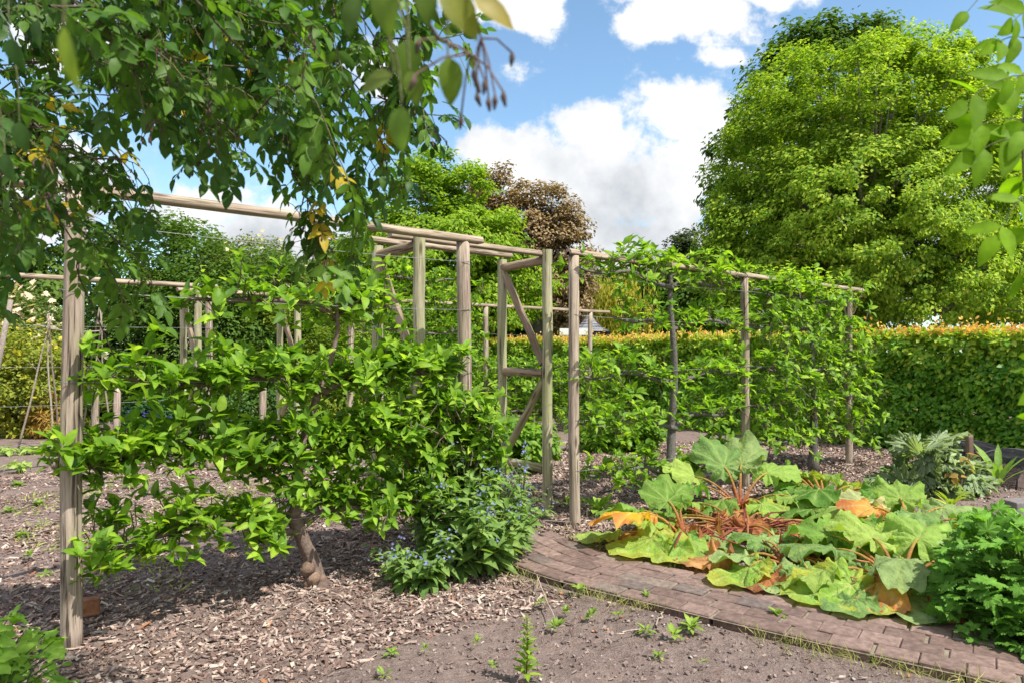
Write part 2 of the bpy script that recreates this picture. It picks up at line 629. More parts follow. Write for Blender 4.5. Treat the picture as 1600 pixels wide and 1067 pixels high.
def vnoise(xy, scale, seed=0):
    """cheap smooth noise in 0..1 on the ground plane"""
    r = np.random.default_rng(seed)
    ph, an = r.uniform(0, 2 * PI, 14), r.uniform(0, 2 * PI, 14)
    fr = r.uniform(.5, 2.2, 14) * scale
    v = sum(np.sin((xy[:, 0] * math.cos(a) + xy[:, 1] * math.sin(a)) * f + p) for a, f, p in zip(an, fr, ph))
    return .5 + v / 14 * 1.6


# ------------------------------------------------------------------ ground
def graded(a, b, fine0, fine1, step, n_out):
    core = np.arange(fine0, fine1, step)
    k = np.linspace(0, 1, n_out)[1:] ** 2.6
    return np.concatenate([(fine0 + (a - fine0) * k)[::-1], core, fine1 + (b - fine1) * k])


gx = graded(-600, 600, -5, 6, .045, 26)
gy = graded(-200, 1200, 2.2, 9.5, .045, 26)
GX, GY = np.meshgrid(gx, gy)
G = np.stack([GX.ravel(), GY.ravel()], 1)


def ground_z(xy):
    z = (vnoise(xy, 2.2, 1) - .5) * .05 + (vnoise(xy, 9, 2) - .5) * .022 + (vnoise(xy, 30, 3) - .5) * .016
    return np.where(np.abs(path_dist(xy)) < .47, -.03, z - .012)


near = (np.abs(G[:, 0]) < 14) & (G[:, 1] > 1) & (G[:, 1] < 22)
gz = np.zeros(len(G))
gz[near] = ground_z(G[near])
gz[~near] = -.02
nx, ny = len(gx), len(gy)
ii = (np.arange(ny - 1)[:, None] * nx + np.arange(nx - 1)[None, :]).ravel()
mg = MB()
mg.add(np.column_stack([G, gz]), None, np.stack([ii, ii + 1, ii + nx + 1, ii + nx], 1))
m, nt, out = new_mat('garden_soil')
geo = nd(nt, 'ShaderNodeNewGeometry')
P_ = geo.outputs['Position']
f1, f2, f3 = noise(nt, P_, 1.1, 5), noise(nt, P_, 14, 8, .7), noise(nt, P_, 75, 4, .6)
c = ramp(nt, f2, [(.28, (.12, .084, .074)), (.5, (.225, .165, .145)), (.75, (.34, .262, .228))])
c = mixrgb(nt, math_(nt, 'MULTIPLY', f1, .5), c, (.15, .112, .10))
c = mixrgb(nt, ramp(nt, f3, [(.55, (0, 0, 0)), (.72, (.8, .8, .8))]), c, (.33, .275, .235))
# lawn beyond the garden
sp = nd(nt, 'ShaderNodeSeparateXYZ')
nt.links.new(P_, sp.inputs[0])
far = nd(nt, 'ShaderNodeMapRange', i_From_Min=21, i_From_Max=22)
nt.links.new(sp.outputs[1], far.inputs[0])
c = mixrgb(nt, far.outputs[0], c, (.08, .13, .025))
p = nd(nt, 'ShaderNodeBsdfPrincipled', i_Roughness=.95)
p.inputs['Specular IOR Level'].default_value = .15
nt.links.new(c, p.inputs['Base Color'])
b = nd(nt, 'ShaderNodeBump', i_Strength=1.0, i_Distance=.05)
nt.links.new(mixrgb(nt, .35, f2, f3), b.inputs['Height'])
nt.links.new(b.outputs[0], p.inputs['Normal'])
nt.links.new(p.outputs[0], out.inputs[0])
tag(mg.build('ground', m), kind='structure')

# ------------------------------------------------------------------ brick path
mp_ = MB()
HALF = .37
base_i = np.arange(len(PC))
# sand bed just under the bricks
st = base_i[::6]
Lp, Rp = PC[st] + PN[st] * (HALF + .01), PC[st] - PN[st] * (HALF + .01)
V = np.concatenate([np.column_stack([Lp, np.full(len(st), .012)]), np.column_stack([Rp, np.full(len(st), .012)])])
q = np.arange(len(st) - 1)
mp_.add(V, None, np.stack([q, q + len(st), q + len(st) + 1, q + 1], 1), (.20, .165, .125))
ROWS = 5
wrow = 2 * HALF / ROWS
for r in range(ROWS):
    sN = -HALF + wrow * (r + .5)
    u = (r % 2) * .11 + .03
    total = len(PC) * .02
    while u < total - .3:
        ln = .205 + U(-.006, .006)
        k = int((u + ln / 2) / .02)
        if k >= len(PC):
            break
        c2 = PC[k] + PN[k] * sN
        if c2[1] > 1.5:
            tone = U()
            cl = mix((.125, .083, .070), (.225, .155, .130), tone) if U() < .8 else mix((.20, .155, .125), (.13, .10, .09), tone)
            hz = .028 + U(-.004, .004)
            # a brick with chamfered upper edges
            k0, k1 = max(k - 6, 0), min(k + 6, len(PC) - 1)
            kap = math.atan2(PT[k0][0] * PT[k1][1] - PT[k0][1] * PT[k1][0], PT[k0] @ PT[k1]) / (.02 * (k1 - k0))
            L2, W2, ch = ln * (1 - kap * sN) / 2 - .0030, wrow / 2 - .0035, .006
            prof = []
            for zz, ins in ((-.03, 0), (hz - ch, 0), (hz, ch)):
                prof.append([[-L2 + ins, -W2 + ins, zz], [L2 - ins, -W2 + ins, zz], [L2 - ins, W2 - ins, zz], [-L2 + ins, W2 - ins, zz]])
            Vb = np.array(prof).reshape(-1, 3)
            tx, ty = U(-.018, .018), U(-.018, .018)
            Vb[:, 2] += Vb[:, 0] * tx + Vb[:, 1] * ty
            an = math.atan2(PT[k][1], PT[k][0]) + U(-.02, .02)
            cs, sn = math.cos(an), math.sin(an)
            Vb = np.stack([Vb[:, 0] * cs - Vb[:, 1] * sn + c2[0], Vb[:, 0] * sn + Vb[:, 1] * cs + c2[1], Vb[:, 2]], 1)
            F = [[8, 9, 10, 11]]
            for lv in (0, 4):
                F += [[lv + e, lv + (e + 1) % 4, lv + 4 + (e + 1) % 4, lv + 4 + e] for e in range(4)]
            mp_.add(Vb, None, F, cl)
        u += ln + .004
tag(mp_.build('path', M['brick'], smooth=False), kind='structure')

# ------------------------------------------------------------------ wood chip mulch and soil crumbs
def chips(n, xr, yr, size, keep, name, label, colfn, mat, zoff=0.0, lens=(1.0, 3.8), thick=(.002, .006), tilt=.35):
    xy = np.column_stack([U(xr[0], xr[1], n), U(yr[0], yr[1], n)])
    xy = xy[np.abs(xy[:, 0]) < xy[:, 1] * .80 + .4]
    pd_ = path_dist(xy)
    k = keep(xy, pd_)
    xy = xy[U(0, 1, len(xy)) < k]
    n = len(xy)
    w = (size[0] + (size[1] - size[0]) * U(0, 1, n) ** 1.7) * (1 + .07 * np.maximum(xy[:, 1] - 4, 0))
    l = w * U(lens[0], lens[1], n)
    th = U(thick[0], thick[1], n)
    ax = N(0, 1, (n, 3))
    ax[:, 2] = N(0, tilt, n)
    ax = unit(ax)
    nn = np.column_stack([N(0, tilt, n), N(0, tilt, n), np.ones(n)])
    sd = unit(np.cross(ax, nn))
    nn = np.cross(sd, ax)
    ctr = np.column_stack([xy, ground_z(xy) + zoff + U(.0, .016, n)])
    sk = U(-.35, .35, n)
    tp = U(.45, 1.0, n)
    vs = []
    for a, b_, c_ in ((-1, -1, 1), (1, -1, 1), (1, 1, 1), (-1, 1, 1), (-1, -1, -1), (1, -1, -1), (1, 1, -1), (-1, 1, -1)):
        wid = np.where(a > 0, tp, 1.0)
        vs.append(ctr + ax * (a * l / 2 * (1 + .2 * b_ * sk))[:, None] + sd * (b_ * w / 2 * wid + a * w * sk * .4)[:, None] + nn * (c_ * th / 2)[:, None])
    V = np.stack(vs, 1).reshape(-1, 3)
    b0 = np.arange(n)[:, None] * 8
    F4 = np.concatenate([b0 + f for f in ([0, 1, 2, 3], [0, 4, 5, 1], [1, 5, 6, 2], [2, 6, 7, 3], [3, 7, 4, 0])])
    mb = MB()
    mb.add(V, None, F4, np.repeat(colfn(n), 8, 0))
    return tag(mb.build(name, mat, smooth=False), label, name.replace('_', ' '), kind='stuff')


def sst(x, a, b):
    t = np.clip((x - a) / (b - a), 0, 1)
    return t * t * (3 - 2 * t)


def chip_keep(xy, pd_):
    f1 = (xy - np.array([-1.0, 3.36])) @ np.array([-.657, .754]) + (vnoise(xy, 3, 5) - .5) * .5
    off = (xy - R1) @ ND
    s = (xy - R1) @ RD
    k = sst(f1, -.12, .22) * (.92 + .08 * vnoise(xy, 5, 6))
    k *= 1 - sst(off + (vnoise(xy, 2.4, 8) - .5) * .9, .55, 1.25) * .75 * (s < 3)
    k *= 1 - sst(-s + (vnoise(xy, 2.4, 9) - .5) * .8, .15, .8) * (.35 + .65 * sst(off, .1, .7))
    right = (pd_ > .4) & (s > 3.3)
    kr = sst(off, -1.0, -.5) * (1 - sst(off, 3.8, 4.6))
    k = np.where(right, kr, k)
    k = np.where((off > -.25) & (off < 3.2) & (s > 2.3) & (s < 4.6) & (pd_ * 0 + np.abs(pd_) > .44), .85, k)
    k = np.where((off > 2.4) & (s < 1.5) & (off < 3.3), .8, k)
    k = np.where(pd_ > .4, np.where(right, k, 0), k)
    k = np.where((pd_ < 0) & (pd_ > -.44), 0, k)
    k = np.where(np.abs(pd_) < .42, .012 * (xy[:, 1] > 3.5), k)
    return np.clip(k, .018, 1)


def chip_col(n):
    t = U(0, 1, n)
    c = np.where((t < .50)[:, None], mix((.115, .073, .060), (.225, .152, .125), U(0, 1, n)),
                 np.where((t < .88)[:, None], mix((.26, .188, .16), (.43, .325, .27), U(0, 1, n)),
                          mix((.40, .32, .27), (.53, .45, .375), U(0, 1, n))))
    r = U(0, 1, n) < .012
    c[r] = mix((.30, .13, .06), (.36, .19, .10), U(0, 1, r.sum()))
    return c


chips(250000, (-6.5, 6.0), (2.6, 12.5), (.006, .022), chip_keep, 'wood_chips', 'brown and grey wood chip mulch spread under the fruit trees', chip_col, M['chip'])


def soil_keep(xy, pd_):
    return np.where(np.abs(pd_) < .42, .0, .75 - .5 * chip_keep(xy, pd_))


def soil_col(n):
    c = mix((.13, .095, .083), (.30, .235, .205), U(0, 1, n))
    r = U(0, 1, n)
    c[r < .05] = (.40, .36, .32)
    c[(r > .05) & (r < .075)] = (.38, .18, .10)
    return c


chips(52000, (-6, 6), (2.6, 9.5), (.004, .020), soil_keep, 'soil_crumbs', 'crumbs of dry brown soil, grit and small stones on the bare beds', soil_col, M['stone'],
      -.004, (.8, 1.6), (.004, .014), .6)

# ------------------------------------------------------------------ timber: trellises and arches
def post_tube(mb, p, h, r, lean=(0, 0), seed=0., col=(1, 1, 1), z0=-.1):
    z = np.concatenate([[z0], np.linspace(.05, h, 13)])
    ph = U(0, 6)
    P = np.column_stack([p[0] + lean[0] * z / h + .006 * np.sin(z * 2.1 + ph), p[1] + lean[1] * z / h + .005 * np.cos(z * 1.7 + ph), z])
    R = r * (1.03 - .05 * z / h) * (1 + .02 * np.sin(z * 5 + ph))
    mb.tube(P, R, 20, seed=seed, col=col)


def round_prof(r, n=14, flat=None):
    th = np.arange(n) / n * 2 * PI
    pr = np.column_stack([np.cos(th) * r, np.sin(th) * r])
    if flat is not None:
        pr[:, 1] = np.maximum(pr[:, 1], -flat)
    return pr


def knot(mb, p, r):
    pass


WZ = [.50, .96, 1.42, 1.92, 2.30]


def trellis(label, o, posts, s0, s1, ztop, wires, leanmap=None, post_r=.05):
    loc = row(o, posts[0])
    t = thing('espalier_trellis', label, 'trellis', loc)
    for k, s in enumerate(posts):
        mb = MB()
        post_tube(mb, row(o, s), ztop - .035, post_r * U(.93, 1.06), (U(-.02, .02), U(-.015, .015)), U(0, 20))
        po = mb.build('post', M['post'], t)
        for z in wires:                                    # turns of wire round each post
            mb = MB()
            th = np.linspace(0, 2 * PI, 17)
            c0 = row(o, s, 0, z)
            r = post_r * 1.09
            mb.tube(np.column_stack([c0[0] + np.cos(th) * r, c0[1] + np.sin(th) * r, c0[2] + .006 * np.sin(th * 2 + s)]), .0022, 4, (.22, .21, .20))
            mb.build('wire_tie', M['wire'], po)
    mb = MB()
    prof = round_prof(.045, 14, .014)
    prof[:, 1] += .014
    mb.prism(prof, row(o, s0, 0, ztop - .035), row(o, s1, 0, ztop - .035), segs=14, wob=.0018, seed=U(0, 9))
    mb.build('top_rail', M['rail'], t)
    for z in wires:
        mb = MB()
        ss = [x for x in posts]
        P = []
        for a, b_ in zip(ss[:-1], ss[1:]):
            for q in np.linspace(0, 1, 9)[:-1 if b_ != ss[-1] else None]:
                P.append(row(o, a + (b_ - a) * q, -.052 + .004 * math.sin(q * 9), z - .02 * 4 * q * (1 - q)))
        mb.tube(P, .0019, 4, (.30, .30, .29))
        mb.build('wire', M['wire'], t)
    return t


trellis('weathered round-post trellis left of the path, its thick left post standing in wood chips', R1, [0, 2.71], -.45, 2.87, 2.5, WZ, post_r=.052)
trellis('three-post trellis right of the brick path, its rail sloping off behind the rhubarb', R1, [3.97, 6.87, 9.63], 3.88, 10.05, 2.5, WZ)
trellis('distant two-post trellis behind the thick left post, bare wires and a flat top rail', R2, [-2.9, 0], -2.95, .1, 2.5, WZ[:4])
trellis('distant trellis seen through the near arch, thin rail crossing behind it', R2, [2.15, 4.9, 7.7], 1.2, 8.3, 2.45, WZ[:4])


def arch():
    FL, FR = np.array([-.794, 6.025]), np.array([.35, 7.01])
    back = ND * .70
    zt = 2.60
    t = thing('garden_arch', 'greenish timber walk-through arch at the end of the brick path', 'garden arch', (FL[0], FL[1], 0),
              'timber arches in the espalier rows')
    half = round_prof(.052, 14, .03)
    for c in (FL, FR):
        d = c + back
        for p, h in ((c, zt), (d, zt - .03)):
            mb = MB()
            mb.prism(half, (p[0], p[1], -.1), (p[0], p[1], h), up=(-ND[0], -ND[1], 0), segs=14, wob=.002, seed=U(0, 20))
            mb.build('post', M['arch'], t)
        a3 = lambda q, z: np.array([(c + back * q)[0], (c + back * q)[1], z])
        for nm, p0, p1, r in (('top_bar', a3(.04, zt - .10), a3(.97, zt - .115), .045), ('middle_bar', a3(.06, 1.375), a3(.95, 1.385), .042),
                              ('bottom_bar', a3(.06, .425), a3(.95, .43), .042), ('upper_brace', a3(.93, zt - .20), a3(.08, 1.47), .040),
                              ('lower_brace', a3(.08, 1.30), a3(.93, .49), .040)):
            mb = MB()
            mb.prism(round_prof(r, 12), p0, p1, up=(RD[0], RD[1], .2), segs=7, wob=.0015, seed=U(0, 20), col=(.9, .84, .78) if 'brace' in nm else (.82, .76, .66))
            mb.build(nm, M['arch' if 'lower' in nm or 'bottom' in nm else 'post'], t)
    for q, z, a, b_ in ((.075, zt - .045, -.26, 1.50), (.985, zt + .012, -.10, 1.62)):
        mb = MB()
        prof = round_prof(.042, 12, .014)
        o = np.array([FL[0], FL[1]]) + back * q
        mb.prism(prof, (*(o + RD * a), z), (*(o + RD * b_), z), segs=10, wob=.0015, seed=U(0, 20))
        mb.build('rail', M['rail'], t)
    return t


arch1 = arch()
dup(arch1, (-4.55, 10.20, 0), 'pale timber arch far off, beside the bare-wired trellis', 'timber arches in the espalier rows', 0, (1.0, 1.0, .965))

# ------------------------------------------------------------------ espalier apple trees
AP_D, AP_M, AP_L = (.046, .100, .014), (.098, .185, .018), (.20, .295, .035)


def apple_cols(n, bright=0.0):
    t = np.clip(N(.45 + bright, .28, n), 0, 1.3)
    c = np.where((t < .5)[:, None], mix(AP_D, AP_M, np.clip(t * 2, 0, 1)), mix(AP_M, AP_L, np.clip(t * 2 - 1, 0, 1.4)))
    return c * U(.85, 1.15, (n, 1))


def rosettes(mb, twigs, C_, D, size, rows, per=(5, 9), bright=0.0, root=None):
    """leaf whorls at spur tips C_ pointing along D"""
    n = len(C_)
    k = rng.integers(per[0], per[1] + 1, n)
    idx = np.repeat(np.arange(n), k)
    m = len(idx)
    th = U(0, 2 * PI, m)
    el = U(.15, 1.15, m)
    D = unit(D)
    A = unit(np.cross(D, rdir(n)))
    B = np.cross(D, A)
    out_ = A[idx] * np.cos(th)[:, None] + B[idx] * np.sin(th)[:, None]
    ax = unit(out_ * np.cos(el)[:, None] + D[idx] * np.sin(el)[:, None] + [0, 0, .02])
    nr = unit(D[idx] * np.cos(el)[:, None] - out_ * np.sin(el)[:, None] + [0, 0, .45] + N(0, .25, (m, 3)))
    L = size * U(.5, 1.25, m)
    pos = C_[idx] + ax * .012 + N(0, .012, (m, 3))
    mb.leaves(pos, ax, nr, L, L * U(.42, .58, m), apple_cols(m, bright), rows, .5, U(.1, .55, m))
    if twigs is not None and root is not None:
        for i in range(n):
            mdl = (root[i] + C_[i]) / 2 + N(0, .012, 3)
            twigs.tube([root[i], mdl, C_[i]], [.0045, .004, .003], 4, (.16, .12, .095), cap=False)


def shoots(mb, twigs, roots, H, size, rows, lean=.35, bright=.15):
    for p, h in zip(roots, H):
        d = unit(np.array([N(0, lean), N(0, lean), 1.0]))
        bend = N(0, .12, 3)
        n = max(4, int(h / .026))
        t = np.linspace(.12, 1, n)
        P = p + d * (h * t)[:, None] + bend * (t ** 2 * h)[:, None]
        twigs.tube(np.concatenate([[p], P[::3], P[-1:]]), np.linspace(.005, .002, len(P[::3]) + 2), 4, (.15, .15, .07), cap=False)
        ph = np.arange(n) * 2.4 + U(0, 6)
        o_ = np.column_stack([np.cos(ph), np.sin(ph), U(.1, .8, n)])
        L = size * U(.7, 1.1, n) * (1.05 - .35 * t)
        mb.leaves(P, o_, np.column_stack([-np.cos(ph) * .5, -np.sin(ph) * .5, np.ones(n)]) + N(0, .2, (n, 3)), L, L * .52,
                  apple_cols(n, bright + .25) if bright > 0 else apple_cols(n, 0.1), rows, .4, U(.1, .45, n))


def espalier(label, o, s_tr, tiers, ztop, size, rows, spur_step, trunk_r=.05, knob=False, extra=None, lean=0.0, wid=.15, bark=(.15, .125, .11), fill=1.0, bends=None):
    base = row(o, s_tr)
    t = thing('espalier_apple_tree', label, 'apple tree', base, 'espaliered apple trees trained on trellises')
    tr, br, lf = MB(), MB(), MB()
    z = np.linspace(-.05, ztop, 16)
    ph = U(0, 6)
    sway = (lambda zz: .035 * np.sin(zz * 3.1 + ph) + lean * zz) if bends is None else (lambda zz: np.interp(zz, bends[0], bends[1]) + .006 * np.sin(zz * 8))
    P = np.array([row(o, s_tr + sway(q), .02 * math.sin(q * 4 + ph), q) for q in z])
    R = trunk_r * (1 - (.62 if bends is None else .86) * z / max(ztop, .1))
    R[:2] *= 1.35
    if knob:
        zz = np.linspace(-.05, .5, 14)
        P0 = np.array([row(o, s_tr + .17 * (.5 - q) / .5 + .009 * math.sin(q * 10) + sway(.5), .01, q) for q in zz])
        R0 = trunk_r * (1.0 + .22 * np.exp(-((zz - .12) / .07) ** 2) + .55 * np.exp(-((zz + .03) / .06) ** 2) + .05 * np.sin(zz * 31))
        P, R = np.concatenate([P0, P[z > .53]]), np.concatenate([R0, R[z > .53]])
    tr.tube(P, R, 12, bark)
    if knob:                                              # burr on the graft union
        for al, ac, zz, rr in ((-.030, -.015, .12, .050), (-.02, -.032, .05, .046), (.030, -.012, .03, .044), (-.045, .0, .02, .045)):
            c0 = row(o, s_tr + .17 * (.5 - zz) / .5 + al, ac, zz)
            v = np.linspace(-1, 1, 7)
            tr.tube(np.column_stack([c0[0] + .004 * np.sin(v * 5), c0[1] + 0 * v, c0[2] + rr * v * 1.1]), rr * np.sqrt(np.maximum(1 - v * v, .02)) * (1 + N(0, .06, 7)), 10, np.array((.20, .135, .10)) * U(.75, 1.1))
    for tier in tiers:
        zt, sl, sr = tier[:3]
        dn = tier[3] if len(tier) > 3 else 1.0
        for se in (sl, sr):
            ln = abs(se - s_tr)
            if ln < .15:
                continue
            br = MB()
            n = max(6, int(ln / .12))
            q = np.linspace(0, 1, n)
            p1, p2 = U(0, 6), U(0, 6)
            rise = zt - .10 * np.exp(-q * ln / .25)
            B = np.array([row(o, s_tr + sway(zt) * (1 - a) + (se - s_tr) * a, .028 * math.sin(a * ln * 6 + p1), r_ + .028 * math.sin(a * ln * 7 + p2))
                          for a, r_ in zip(q, rise)])
            br.tube(B, (.021 * trunk_r / .05) * (1 - .7 * q) + .004, 8, bark)
            m = int(ln / spur_step * dn * fill)
            m = max(m, 2)
            a = np.sort(U(.06, 1.0, m))
            root = np.stack([np.interp(a, q, B[:, k]) for k in range(3)], 1)
            o_ = np.clip(N(0, wid * .62, m), -wid * 1.7, wid * 1.7)
            up = np.clip(np.abs(N(.025, .10 if bends is not None else .12, m)) * np.where(U(0, 1, m) < .3, -.8, 1), -.17, .30)
            C_ = root + np.column_stack([ND[0] * o_, ND[1] * o_, up]) + np.column_stack([RD[0] * N(0, .03, m), RD[1] * N(0, .03, m), np.zeros(m)])
            D = np.column_stack([ND[0] * o_ * 3 + N(0, .35, m), ND[1] * o_ * 3 + N(0, .35, m), np.full(m, .75) + up])
            rosettes(lf, br, C_, D, size, rows, root=root)
            ns = int(ln / .22 * dn)
            sa = U(.1, 1, ns)
            rt = np.stack([np.interp(sa, q, B[:, k]) for k in range(3)], 1)
            shoots(lf, br, rt, U(.10, .24, ns), size * .9, rows)
            br.build('branch', M['bark'], t)
    br = MB()
    if extra:
        extra(lf, br)
    tr.build('trunk', M['bark'], t)
    if br.n:
        br.build('twigs', M['bark'], t)['kind'] = 'stuff'
    lf.build('foliage', M['apple'], t)
    return t


def extra1(lf, br):
    # the crowded right-hand half, where spurs hang between the tiers
    m = 520
    s = 2.95 - np.abs(N(0, .48, m))
    s = np.clip(s, 1.75, 3.02)
    z = U(.32, 1.25, m)
    off = N(0, .14, m)
    C_ = np.array([row(R1, a, b_, c_) for a, b_, c_ in zip(s, off, z)])
    D = np.column_stack([ND[0] * off * 3 + N(0, .4, m), ND[1] * off * 3 + N(0, .4, m), np.full(m, .7)])
    rosettes(lf, br, C_, D, .088, 3, root=C_ - np.column_stack([N(0, .05, m), N(0, .05, m), U(.06, .16, m)]))
    m = 90
    C_ = np.array([row(R1, 1.42 + N(0, .20), -abs(N(.06, .07)), U(.55, 1.15)) for _ in range(m)])
    rosettes(lf, br, C_, np.column_stack([N(0, .4, m) - ND[0] * .4, N(0, .4, m) - ND[1] * .4, np.full(m, .7)]), .09, 3, root=C_ + np.column_stack([ND[0] * np.full(m, .08), ND[1] * np.full(m, .08), np.full(m, -.05)]))
    s = U(2.0, 3.0, 26)
    shoots(lf, br, np.array([row(R1, a, N(0, .1), U(.8, 1.1)) for a in s]), U(.15, .35, 26), .10, 3)


espalier('gnarled espalier apple with a swollen trunk foot, between the thick left post and the arch', R1, 1.27,
         [(.50, .02, 2.75, 1.0), (.97, -.08, 2.9, 1.6), (1.42, .05, 2.62, 1.35), (1.94, .60, 2.0, .8)], 2.2, .096, 4, .0098, .048, True, extra1, .02, .18, (.17, .125, .105), bends=([0, .5, .8, 1.0, 1.2, 1.45, 1.7, 2.2], [.02, .02, .03, .07, .15, .26, .33, .29]))


def extra2(lf, br):
    m = 60
    C_ = np.array([row(R1, U(4.6, 6.7), N(0, .12), U(2.35, 2.68)) for _ in range(m)])
    rosettes(lf, br, C_, np.column_stack([N(0, .4, m), N(0, .4, m), np.ones(m)]), .11, 3, bright=.1, root=C_ - np.column_stack([N(0, .1, m), N(0, .05, m), U(.1, .2, m)]))


espalier('espalier apple with open branch tiers, right of the path behind the rhubarb', R1, 5.42,
         [(.42, 4.2, 6.6, .9), (.90, 4.05, 6.8, 1.15), (1.36, 4.0, 6.8, 1.1), (1.92, 4.5, 6.8, .8), (2.36, 4.0, 6.7, .75)], 2.55, .095, 3, .024, .055, False, extra2, .015, .16, (.125, .115, .105))


def extra3(lf, br):
    m = 760
    s = U(6.95, 9.95, m)
    top = 2.25 + .42 * np.exp(-((s - 8.2) / .75) ** 2) - .25 * (s > 9.4)
    z = .25 + (top - .25) * U(0, 1, m) ** .8
    off = N(0, .2, m)
    C_ = np.array([row(R1, a, b_, c_) for a, b_, c_ in zip(s, off, z)])
    D = np.column_stack([ND[0] * off * 3 + N(0, .4, m), ND[1] * off * 3 + N(0, .4, m), np.full(m, .7)])
    rosettes(lf, br, C_, D, .105, 2, root=C_ - np.column_stack([N(0, .06, m), N(0, .06, m), U(.08, .2, m)]))
    s = U(7.4, 9.1, 60)
    shoots(lf, br, np.array([row(R1, a, N(0, .14), U(2.25, 2.5)) for a in s]), U(.15, .34, 60), .10, 2)


espalier('dense espalier apple mounding over the rail, furthest right on the near trellis', R1, 8.55,
         [(.45, 7.0, 9.8, 1.0), (.92, 6.95, 9.95, 1.0), (1.38, 6.95, 9.95, 1.0), (1.9, 6.95, 9.9, 1.0), (2.32, 7.0, 9.9, 1.0)], 2.45, .098, 2, .05, .055, False, extra3, .0, .2, (.125, .115, .105))


def extra_far(s0, s1, zt, m):
    def f(lf, br):
        s = U(s0, s1, m)
        z = .08 + (zt - .08) * U(0, 1, m) ** .85
        off = N(0, .2, m)
        C_ = np.array([row(R2, a, b_, c_) for a, b_, c_ in zip(s, off, z)])
        D = np.column_stack([N(0, .5, m), N(0, .5, m), np.full(m, .7)])
        rosettes(lf, br, C_, D, .115, 2, root=C_ - np.column_stack([N(0, .06, m), N(0, .06, m), U(.08, .2, m)]))
    return f


espalier('tall bushy espalier apple behind the arch, rising above the far rail', R2, 3.4, [(.5, 2.2, 4.6), (1.0, 2.2, 4.7), (1.45, 2.2, 4.7), (1.95, 2.2, 4.6), (2.5, 2.3, 4.5), (2.85, 2.6, 4.2)], 2.9, .115, 2, .075,
         .05, False, extra_far(2.1, 4.7, 2.95, 420), 0, .2)
espalier('low espalier apple seen through the arch under the far rail', R2, 6.1, [(.5, 4.8, 7.4), (.95, 4.8, 7.5), (1.3, 4.9, 7.4)], 1.5, .115, 2, .075, .05, False, extra_far(4.7, 7.5, 1.45, 360), 0, .2)
espalier('low far espalier apple half hidden by the second post right of the arch', R2, 8.9, [(.5, 7.6, 10.3), (.95, 7.6, 10.3), (1.4, 7.6, 10.3)], 1.6, .115, 2, .08, .05, False, extra_far(7.5, 10.3, 1.5, 320), 0, .2)

